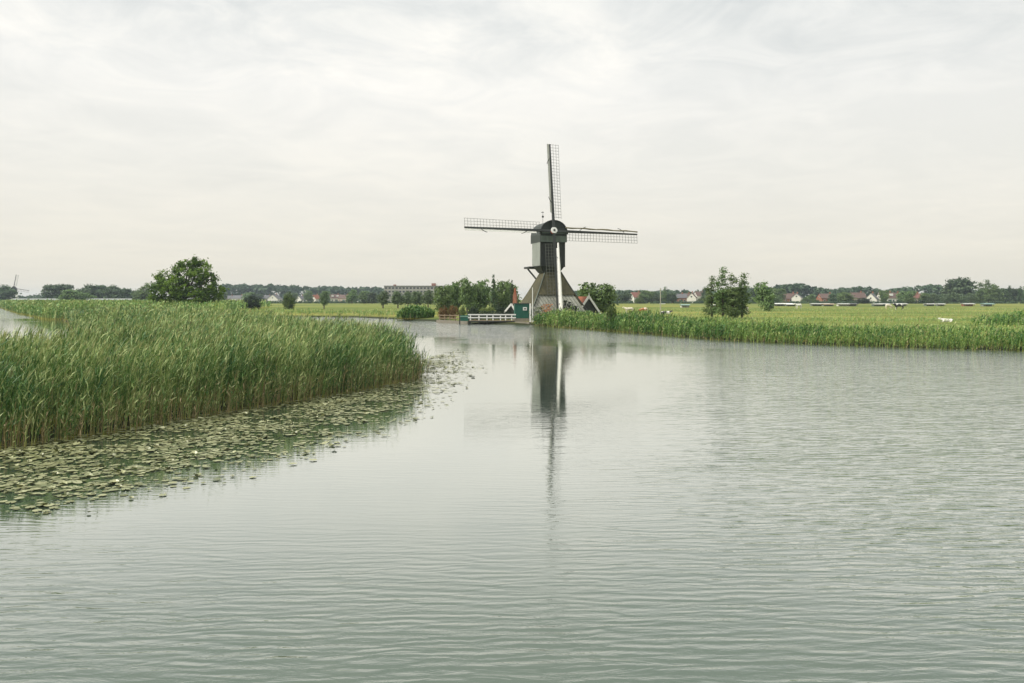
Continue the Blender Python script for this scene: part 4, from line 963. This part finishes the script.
house('house', 371, 615, 0, 7, 7, 2.4, 4.0, 0, WH, M_TILE_D, 'low pale house just left of the first pollard willow', hg)
house('house', 636, 443, 0, 6.5, 6, 3.4, 6.0, 25, WH, M_TILE_D, 'white house with red roof between the mill barn and the pale pole', hg)
house('house', 678, 452, 0, 9, 7, 3.0, 5.2, 5, BR, M_TILE_G, 'grey roofed brick house right of the pale pole', hg, dormer=False)
house('house', 686, 457, 0, 6, 7, 3.0, 5.4, -8, BR, M_TILE_R, 'brown roofed brick house beside the grey roofed one', hg)
house('house', 692, 433, 0, 5, 5, 3.0, 5.6, 70, WH, M_TILE_R, 'narrow white gable left of the loose tree clump', hg)
house('house', 700, 462, 0, 6, 6, 4.2, 6.6, 10, WH, M_TILE_R, 'white upper storey house nearest the loose tree clump', hg)
house('house', 789, 443, 0, 8, 7, 2.6, 5.4, -5, BR, M_TILE_R, 'wide brown roofed house right of the lone grey green tree', hg)
house('house', 797, 433, 0, 3.5, 5, 3.2, 5.2, 60, WH, M_TILE_G, 'narrow white house beside the wide brown roof', hg)
house('house', 826, 440, 0, 8, 7, 2.8, 5.2, 4, BR, M_TILE_R, 'brown roofed house in front of the rolling wood', hg)
house('house', 857, 437, 0, 7.5, 7, 3.0, 5.8, 0, M_PALEBRICK, M_TILE_R, 'buff walled house left of the nearly black bush', hg, dormer=False)
house('house', 872, 430, 0, 7, 6, 2.2, 5.4, 55, WH, M_TILE_G, 'house with bright white slanting gable right of the nearly black bush', hg)
house('house', 886, 435, 0, 8, 7, 3.0, 5.8, 0, WH, M_TILE_R, 'brown roofed house with white dormers', hg, dormer=True)
house('house', 895, 437, 0, 5, 7, 3.0, 5.6, -10, WH, M_TILE_R, 'small white walled house right of the dormered one', hg)
house('house', 915, 447, 0, 6, 6, 3.0, 5.4, 12, M_PALEBRICK, M_TILE_D, 'pinkish gabled house at the right end of the village', hg)
# long low greenhouse on the left horizon
M_GH = mat_wear('greenhouse_glass', (0.22, 0.24, 0.20), 0.4, 0.1, 0.4)
gr = empty('greenhouse', (PX(82, 402), 402, 0.35)); 
for i, gx in enumerate(np.linspace(-29, 29, 6)):
    m = MB(); m.add([(gx-5.7, -5, 0), (gx+5.7, -5, 0), (gx+5.7, 5, 0), (gx-5.7, 5, 0), (gx-5.7, -5, 1.8), (gx+5.7, -5, 1.8), (gx+5.7, 5, 1.8), (gx-5.7, 5, 1.8), (gx-5.7, 0, 2.6), (gx+5.7, 0, 2.6)],
        [(0, 1, 5, 4), (2, 3, 7, 6), (1, 2, 6, 9, 5), (3, 0, 4, 8, 7), (3, 2, 1, 0), (4, 5, 9, 8), (6, 7, 8, 9)]); m.build('glass_bay', M_GH, gr)
tag(gr, 'long low pale greenhouse on the left horizon in front of the grove', 'greenhouse')
# flats
fl = empty('apartment_building', (PX(420, 640), 640, 0.3), R(3))
FW, FH = 56.0, PZ(286.3, 640)-0.3
MB().box((0, 0, FH/2), (FW, 11, FH)).build('wall', M_CONC, fl); rf = MB().box((0, 0, FH+0.2), (FW+0.6, 11.6, 0.4)).build('roof', M_TILE_G, fl)
MB().box((11, 0, FH+1.4), (3.4, 5, 2.0)).build('roof_hut', M_BRICK, rf); MB().box((-20, 0, FH+0.9), (2, 3, 1.0)).build('vent_box', M_BRICK, rf)
wme = None
for r_i in range(3):
    for c_i in range(20):
        if wme is None: o = MB().box((0, 0, 0), (1.7, 0.08, 1.3)).build('window', M_GLASS, fl); wme = o
        else: o = wme.copy(); COL.objects.link(o); o.parent = fl
        o.location = (-FW/2+1.6+c_i*(FW-3.2)/19, -5.53, FH-1.5-r_i*2.8)
tag(fl, 'long flat roofed apartment block rising above the pollard willows', 'apartment building')

# low sheds along the back of the pasture
sg_ = 'low sheds along the back of the pasture'
def shed(px, w, Y, hh_, roof, wall, label):
    hh_ *= 0.62; wall = M_SIDE if wall is M_BLACK else wall
    root = empty('low_shed', (PX(px, Y), Y, 0.35), R(random.uniform(-6, 6)))
    for sx in np.linspace(-w/2+0.15, w/2-0.15, max(3, int(w/2.5))): MB().box((sx, -1.2, hh_*0.45), (0.12, 0.12, hh_*0.9)).build('post', M_WOOD, root)
    MB().box((0, 0.6, hh_*0.45), (w, 1.6, hh_*0.9)).build('wall', wall, root)
    m = MB(); a = [(-w/2-.2, -1.5, hh_*0.92), (w/2+.2, -1.5, hh_*0.92), (w/2+.2, 0, hh_+0.12), (-w/2-.2, 0, hh_+0.12), (w/2+.2, 1.6, hh_*0.95), (-w/2-.2, 1.6, hh_*0.95)]; b = [(x, y, z_+0.16) for x, y, z_ in a]
    m.add(a+b, [(0, 1, 2, 3), (3, 2, 4, 5), (6, 9, 8, 7), (9, 11, 10, 8), (0, 6, 7, 1), (1, 7, 8, 2), (2, 8, 10, 4), (4, 10, 11, 5), (5, 11, 9, 3), (3, 9, 6, 0)]); m.build('roof', roof, root)
    tag(root, label, 'shed', sg_)
M_ROOFP = mat_wear('pale_sheet', (0.45, 0.45, 0.41), 0.6, 0.15)
M_TEAL = mat_wear('teal_sheet', (0.22, 0.34, 0.30), 0.5, 0.1)
for a in ((783, 5.5, 262, 1.15, M_WHITE, M_TILE_G, 'long low shed with white roof right of the lone grey green tree'), (791, 3, 255, 1.0, M_CLOTH, M_GREY, 'short white roofed shed beside the long one'), (820, 5.6, 262, 1.1, M_ROOFP, M_BLACK, 'white roofed low shed below the brown roofed house'),
          (828, 3, 256, 1.0, M_PALEBRICK, M_BLACK, 'short pale shed at the right end of the white roofed one'), (843, 3.2, 258, 1.1, M_ROOFP, WH, 'white walled low shed below the wide green tree'), (852, 2.6, 258, 1.1, M_TILE_G, M_BLACK, 'dark low shed below the buff walled house'),
          (877, 2.2, 256, 1.0, M_ROOFP, M_GREY, 'tiny white roofed shed left of the pale cow'), (884, 3, 262, 1.05, M_ROOFP, M_GRN, 'thin white roofed shed behind the pale cow'), (901, 3.0, 256, 1.15, M_ROOFP, M_BLACK, 'white roofed field shelter behind the black and white cow'),
          (930, 2.6, 262, 1.0, M_ROOFP, M_GREY, 'low pale shed right of the field shelter'), (940.5, 2.0, 262, 1.0, M_ROOFP, M_BLACK, 'small bright roofed shed below the round pale willow'), (968, 3.0, 258, 1.15, M_ROOFP, M_BRICK, 'brown low shed with white roof below the big dark tree'),
          (987.5, 2.8, 252, 1.15, M_TEAL, M_BLACK, 'low shed with teal roof near the right edge'), (711, 2.0, 240, 0.7, M_ROOFP, M_WOOD, 'little pale shed behind the left side of the loose tree clump'), (685, 2.0, 215, 1.1, M_TEAL, WH, 'small pale blue roofed shed in front of the brick houses')): shed(*a)

# ------------------------------------------------------------------ mill yard
BYY = 96.0
barn = empty('barn', (PX(591.5, 92.0)-0.3, 93.0, 0.35), R(24))
# gable faces the camera (local -y), ridge runs back along y
gw, gd, ge, gr_ = 2.75, 4.6, 0.75, PZ(297.3, 92)-0.35
m = MB(); m.add([(-gw/2, 0, 0), (gw/2, 0, 0), (gw/2, gd, 0), (-gw/2, gd, 0), (-gw/2, 0, ge), (gw/2, 0, ge), (gw/2, gd, ge), (-gw/2, gd, ge), (0, 0, gr_-0.05), (0, gd, gr_-0.05)],
    [(0, 1, 5, 8, 4), (2, 3, 7, 9, 6), (1, 2, 6, 5), (3, 0, 4, 7), (3, 2, 1, 0), (4, 8, 9, 7), (5, 6, 9, 8)]); m.build('wall', M_BLACK, barn)
m = MB()
for sx in (-1, 1):
    a = [(sx*(gw/2+0.2), -0.12, ge-0.22), (sx*(gw/2+0.2), gd+0.1, ge-0.22), (0, gd+0.1, gr_), (0, -0.12, gr_)]; b = [(x, y, z_+0.1) for x, y, z_ in a]
    m.add(a+b, [(0, 1, 2, 3), (7, 6, 5, 4), (0, 4, 5, 1), (1, 5, 6, 2), (2, 6, 7, 3), (3, 7, 4, 0)])
m.build('roof', M_TILE_O, barn)
for sx in (-1, 1): MB().bar((sx*(gw/2+0.3), -0.2, ge-0.28), (0.0, -0.2, gr_+0.1), 0.07, 0.24, up=(0, 0, 1)).build('gable_board', M_WHITE, barn)
MB().bar((0, -0.22, gr_), (0, -0.22, gr_+0.5), 0.12, 0.12, 0.04, 0.04).build('finial', M_WHITE, barn)
MB().box((0, -0.02, 0.75), (0.8, 0.06, 0.9)).build('door', M_DGREEN, barn)
tag(barn, 'small barn with orange tiled roof and black gable edged in white, right of the mill', 'barn')
gs = empty('green_shed', (PX(522, 85.5), 85.5, 0.62), R(4)); sw = 14.5/F*85.5; sh_ = PZ(303.8, 85.5)-0.62
MB().box((0, 0.7, -0.17), (sw+0.1, 1.5, 0.36)).build('plinth', M_STONE, gs)
MB().box((0, 0.7, sh_/2), (sw, 1.4, sh_)).build('wall', M_GRN, gs)
m = MB(); [m.box((-sw/2+0.09+i*0.1785, -0.02, sh_/2), (0.15, 0.03, sh_-0.05)) for i in range(int(sw/0.1785))]; m.build('boarding', M_GRN, gs)
MB().box((0, 0.7, sh_+0.03), (sw+0.14, 1.6, 0.07)).build('roof', M_DGREEN, gs)
wn = MB().box((sw*0.2, -0.06, sh_*0.66), (0.42, 0.05, 0.34)).build('window', M_WHITE, gs); MB().box((sw*0.2, -0.095, sh_*0.66), (0.24, 0.02, 0.12)).build('pane', M_GLASS, wn)
tag(gs, 'bright green boarded shed at the left foot of the mill by the railing', 'shed')
for px, y0_, lb_ in ((530.2, 303.5, 'short thick white post right of the green shed'),):
    o = MB().box((0, 0, 0.55), (0.16, 0.14, 1.6)).build('white_post', M_WHITE); o.location = (PX(px, 84.6), 84.6, 0.3); o.scale = (1, 1, (PZ(y0_, 84.6)-0.3)/1.35); tag(o, lb_, 'post')
fp = empty('flagpole', (PX(532.6, 84.2), 84.2, 0.25)); MB().tube([(0, 0, 0), (0, 0, PZ(287.5, 84.2)-0.25)], [0.05, 0.035], 8).build('pole', M_WHITE, fp)
MB().box((0, 0, 0.12), (0.2, 0.2, 0.24)).build('base', M_WHITE, fp); tag(fp, 'thin bare white pole standing in front of the left thatched slope', 'pole')
# chimney and the little cottage it belongs to
ct = empty('cottage', (PX(510.3, 94), 94, 0.35), R(-14)); cw, cd, ce, cr_ = 1.1, 3.0, 0.9, PZ(304.5, 94)-0.35
m = MB(); m.add([(-cw/2, 0, 0), (cw/2, 0, 0), (cw/2, cd, 0), (-cw/2, cd, 0), (-cw/2, 0, ce), (cw/2, 0, ce), (cw/2, cd, ce), (-cw/2, cd, ce), (cw*0.15, 0, cr_-0.05), (cw*0.15, cd, cr_-0.05)],
    [(0, 1, 5, 8, 4), (2, 3, 7, 9, 6), (1, 2, 6, 5), (3, 0, 4, 7), (3, 2, 1, 0), (4, 8, 9, 7), (5, 6, 9, 8)]); m.build('wall', M_BLACK, ct)
m = MB()
for sx in (-1, 1):
    a = [(sx*(cw/2+0.2), -0.1, ce-0.2), (sx*(cw/2+0.2), cd+.1, ce-0.2), (cw*0.15, cd+.1, cr_), (cw*0.15, -0.1, cr_)]; b = [(x, y, z_+0.09) for x, y, z_ in a]
    m.add(a+b, [(0, 1, 2, 3), (7, 6, 5, 4), (0, 4, 5, 1), (1, 5, 6, 2), (2, 6, 7, 3), (3, 7, 4, 0)])
rf = m.build('roof', M_TILE_R, ct)
for sx in (-1, 1): MB().bar((sx*(cw/2+0.25), -0.17, ce-0.26), (cw*0.15, -0.17, cr_+0.08), 0.06, 0.2).build('gable_board', M_WHITE, ct)
zc0, zc1 = 0.9, PZ(288, 95)-0.35
m = MB().frustum(0.5, 0.5, zc0, 0.42, 0.42, (zc0+zc1)*0.62, cx=0.28, cy=1.2); m.build('chimney', M_BRICK, rf)
m = MB().frustum(0.34, 0.34, (zc0+zc1)*0.62, 0.16, 0.16, zc1, cx=0.28, cy=1.2); m.build('chimney_pot', M_TILE_O, rf)
tag(ct, 'little cottage with white gable boards and tall tapering brick chimney behind the green shed', 'cottage')
# jetty with white railing
JY = 85.6; x0, x1 = PX(469, JY), PX(515, JY)
jt = empty('jetty', ((x0+x1)/2, JY, 0)); jw = x1-x0
m = MB(); [m.box((-jw/2+0.1+i*0.2, 0.5, 0.40), (0.185, 1.5, 0.06)) for i in range(int(jw/0.2))]; m.build('deck', M_WOOD, jt)
MB().box((0, -0.2, 0.30), (jw, 0.12, 0.14)).build('beam', M_BLACK, jt)
for px in (470.5, 479, 487, 493, 500.5, 505.6, 511.7): MB().box((PX(px, JY)-(x0+x1)/2, -0.1, -0.05), (0.13, 0.13, 0.62)).build('pile', M_BLACK, jt)
tag(jt, 'dark wooden jetty at the water below the white railing', 'jetty')
rl = empty('railing', ((x0+x1)/2, JY, 0.43))
for px in (470.5, 479, 487, 493, 500.5, 505.6, 511.7): MB().box((PX(px, JY)-(x0+x1)/2, -0.14, 0.30), (0.13, 0.11, 0.62)).build('post', M_WHITE, rl)
for zz_r, th in ((0.60, 0.13), (0.28, 0.12)): MB().box((0, -0.215, zz_r), (jw+0.2, 0.04, th)).build('rail', M_WHITE, rl)
tag(rl, 'white two-rail wooden railing along the jetty left of the green shed', 'railing')
# quay edge left and right of the jetty
m = MB(); pts = [(PX(440, 93)-0.3, 92.6), (PX(455, 89), 88.8), (x0-0.05, 86.3)]
for a, b in zip(pts[:-1], pts[1:]): m.bar((a[0], a[1], 0.12), (b[0], b[1], 0.12), 0.22, 0.34)
tag(m.build('quay_edge', M_STONE), 'low pale quay edge left of the green water gate', 'quay')
m = MB().bar((x1+0.05, 85.1, 0.12), (PX(530, 83.2), 83.6, 0.12), 0.25, 0.34); tag(m.build('quay_edge', M_STONE), 'pale timber quay edge below the green shed', 'quay')
wg = empty('water_gate', (PX(464.5, 86.2), 86.0, 0.1), 0)
MB().box((0, 0, 0.55), (0.85, 0.08, 0.62)).build('gate_board', M_GRN, wg); MB().box((0, -0.06, 0.72), (0.95, 0.05, 0.09)).build('cross_bar', mat_wear('pale_green', (0.2, 0.33, 0.26)), wg)
for sx in (-0.5, 0.5): MB().box((sx, 0, 0.4), (0.12, 0.12, 1.1)).build('post', M_DGREEN, wg)
tag(wg, 'dark green wooden gate board at the left end of the white railing', 'gate')
wf = empty('wooden_fence', (PX(450, 91.5), 91.5, 0.2), R(-38))
for i in range(5): MB().box((-1.6+i*0.8, 0, 0.35), (0.1, 0.1, 0.8)).build('post', M_WOOD, wf)
for zr in (0.3, 0.62): MB().box((0, -0.07, zr), (3.4, 0.05, 0.1)).build('rail', M_WOOD, wf)
tag(wf, 'low brown wooden fence below the copper shrubs', 'fence')
# dark hedge behind the railing
n = 5200; hx0, hx1 = PX(467, 91.5), PX(518, 91.5); c = np.stack([rng.uniform(hx0, hx1, n), 91.5 + rng.normal(0, 0.35, n), 0.3 + (PZ(311.5, 91.5)-0.3)*rng.uniform(0, 1, n)**0.8*(0.85+0.25*np.sin(rng.uniform(0, 6, n)))], 1)
hdg = quads('hedge', leaf_quads(c, c*0, 0.07), ML_DARK, var=np.repeat(rng.uniform(0, 1, (n, 1)), 3, 1)); tag(hdg, 'low dark hedge behind the white railing', 'hedge')
# pale pole in the pasture
pp = empty('pasture_pole', (PX(660.5, 100), 100, 0.35)); MB().tube([(0, 0, 0), (0, 0, PZ(288, 100)-0.35)], [0.06, 0.045], 8).build('pole', mat_wear('pale_timber', (0.42, 0.40, 0.31)), pp)
MB().box((0.25, 0, PZ(303.7, 100)-0.35), (0.75, 0.06, 0.07)).build('cross_arm', M_WHITE, pp); tag(pp, 'tall thin pale pole with a short cross arm in the right pasture', 'pole')

# ------------------------------------------------------------------ animals in the pasture
def mat_cow(name, a, b, s=1.5):
    t = NT(name); t.l(t.ramp(t.noise(s, 2, 0.4), [(0.49, a), (0.51, b)]), t.b.inputs['Base Color']); t.b.inputs['Roughness'].default_value = 0.8; return t.m
def animal(name, px, Y, rz, mat, label, cat, s=1.0, graze=False, lying=False, group=None):
    V_ = [((-0.75, 0, 1.15), .30), ((-0.3, 0, 1.08), .36), ((0.3, 0, 1.08), .36), ((0.72, 0, 1.18), .28), ((1.05, 0, 1.30 if not graze else 0.95), .16), ((1.28, 0, 1.45 if not graze else 0.45), .14), ((1.55, 0, 1.33 if not graze else 0.18), .09)]
    E_ = [(0, 1), (1, 2), (2, 3), (3, 4), (4, 5), (5, 6)]
    if lying: V_ = [((x, y, z_-0.72), r__) for (x, y, z_), r__ in V_]
    for sx, anchor in ((-0.72, 0), (0.62, 3)):
        for sy in (-1, 1):
            i = len(V_)
            if lying: V_ += [((sx, sy*0.26, 0.25), .13), ((sx+0.35, sy*0.32, 0.12), .08), ((sx+0.1, sy*0.34, 0.07), .05)]
            else: V_ += [((sx+(-.06 if sx < 0 else 0), sy*0.2, 0.82), .15), ((sx+(-.14 if sx < 0 else 0.02), sy*0.2, 0.45), .075), ((sx+(-.02 if sx < 0 else 0), sy*0.2, 0.03), .055)]
            E_ += [(anchor, i), (i, i+1), (i+1, i+2)]
    i = len(V_); zt = V_[0][0][2]; V_ += [((-1.02, 0, zt+0.1), .04), ((-1.1, 0, zt-0.5 if not lying else 0.15), .03)]; E_ += [(0, i), (i, i+1)]
    for sy in (-1, 1):
        i = len(V_); hx_, _, hz_ = V_[5][0]; V_ += [((hx_-0.05, sy*0.22, hz_+0.08), .035)]; E_ += [(5, i)]
    me = bpy.data.meshes.new(name); me.from_pydata([v[0] for v in V_], E_, []); o = bpy.data.objects.new(name, me); COL.objects.link(o)
    md = o.modifiers.new('Skin', 'SKIN'); sv = me.skin_vertices[0].data
    for k_, v in enumerate(V_): sv[k_].radius = (v[1], v[1]); sv[k_].use_root = (k_ == 1)
    o.modifiers.new('Sub', 'SUBSURF').render_levels = 1; me.materials.append(mat); 
    bpy.context.view_layer.update(); dg = bpy.context.evaluated_depsgraph_get(); me2 = bpy.data.meshes.new_from_object(o.evaluated_get(dg)); o.modifiers.clear(); o.data = me2
    if not me2.materials: me2.materials.append(mat)
    o.location = (PX(px, Y), Y, 0.36); o.rotation_euler = (0, 0, R(rz)); o.scale = (s,)*3; return tag(o, label, cat, group)
BW = mat_cow('black_white_hide', (0.03, 0.03, 0.03), (0.7, 0.68, 0.62)); BRW = mat_cow('brown_white_hide', (0.30, 0.13, 0.05), (0.65, 0.6, 0.5)); CR = mat_wear('cream_hide', (0.62, 0.57, 0.45)); WHD = mat_wear('white_wool', (0.74, 0.72, 0.66), 0.9, 0.08, 8)
cg = 'grazing animals in the right pasture'
animal('cow', 629, 128, 185, CR, 'cream cow standing left of the small olive bush', 'cow', 0.7, group=cg)
animal('cow', 643.5, 125, 150, BRW, 'brown and white cow just right of the small olive bush', 'cow', 0.7, graze=True, group=cg)
animal('cow', 665, 118, 10, BW, 'dark cow lying beside the tall pale pole', 'cow', 0.8, lying=True, group=cg)
animal('cow', 798.5, 190, 200, WHD, 'white cow in front of the short white roofed shed', 'cow', 0.85, group=cg)
animal('cow', 888.5, 185, 10, CR, 'pale cow left of the black and white cow', 'cow', 0.8, graze=True, group=cg)
animal('cow', 899, 168, 185, BW, 'black and white cow in front of the field shelter', 'cow', 0.95, group=cg)
animal('cow', 747, 130, 80, CR, 'small cream cow right of the loose tree clump', 'cow', 0.7, graze=True, group=cg)
animal('sheep', 947, 80, 175, WHD, 'white sheep lying at the edge of the reeds on the right bank', 'sheep', 0.55, lying=True)

# ------------------------------------------------------------------ tiny windmill on the left horizon
dm = empty('distant_windmill', (PX(14, 560), 560, 0.3), R(25)); d0 = PZ(288.5, 560)-0.3
MB().frustum(6.5, 6.5, 0, 3.4, 3.4, d0*0.72).build('base', M_WHITE, dm); MB().frustum(3.2, 3.6, d0*0.72, 3.4, 4.0, d0).build('house', M_BLACK, dm); MB().frustum(3.4, 4.0, d0, 1.2, 3.0, d0+1.5).build('roof', M_BLACK, dm)
for k_ in range(4):
    a_ = R(80)+k_*math.pi/2; ex = Vector((math.cos(a_), 0, math.sin(a_))); ey = Vector((math.sin(a_), 0, -math.cos(a_))); hb = Vector((0, -2.6, d0+0.2))
    m = MB().bar(hb, hb+ex*9.5, 0.35, 0.3); sl = m.build('sail', M_BLACK, dm); m = MB()
    for i in range(10): m.bar(hb+ex*(1.8+i*0.84), hb+ex*(1.8+i*0.84)+ey*1.5, 0.1, 0.08, up=(0, 1, 0))
    m.bar(hb+ex*1.8+ey*1.5, hb+ex*9.4+ey*1.5, 0.1, 0.08); m.build('lattice', M_LATH, sl)
tag(dm, 'tiny distant windmill with white base near the left edge of the photo', 'windmill')
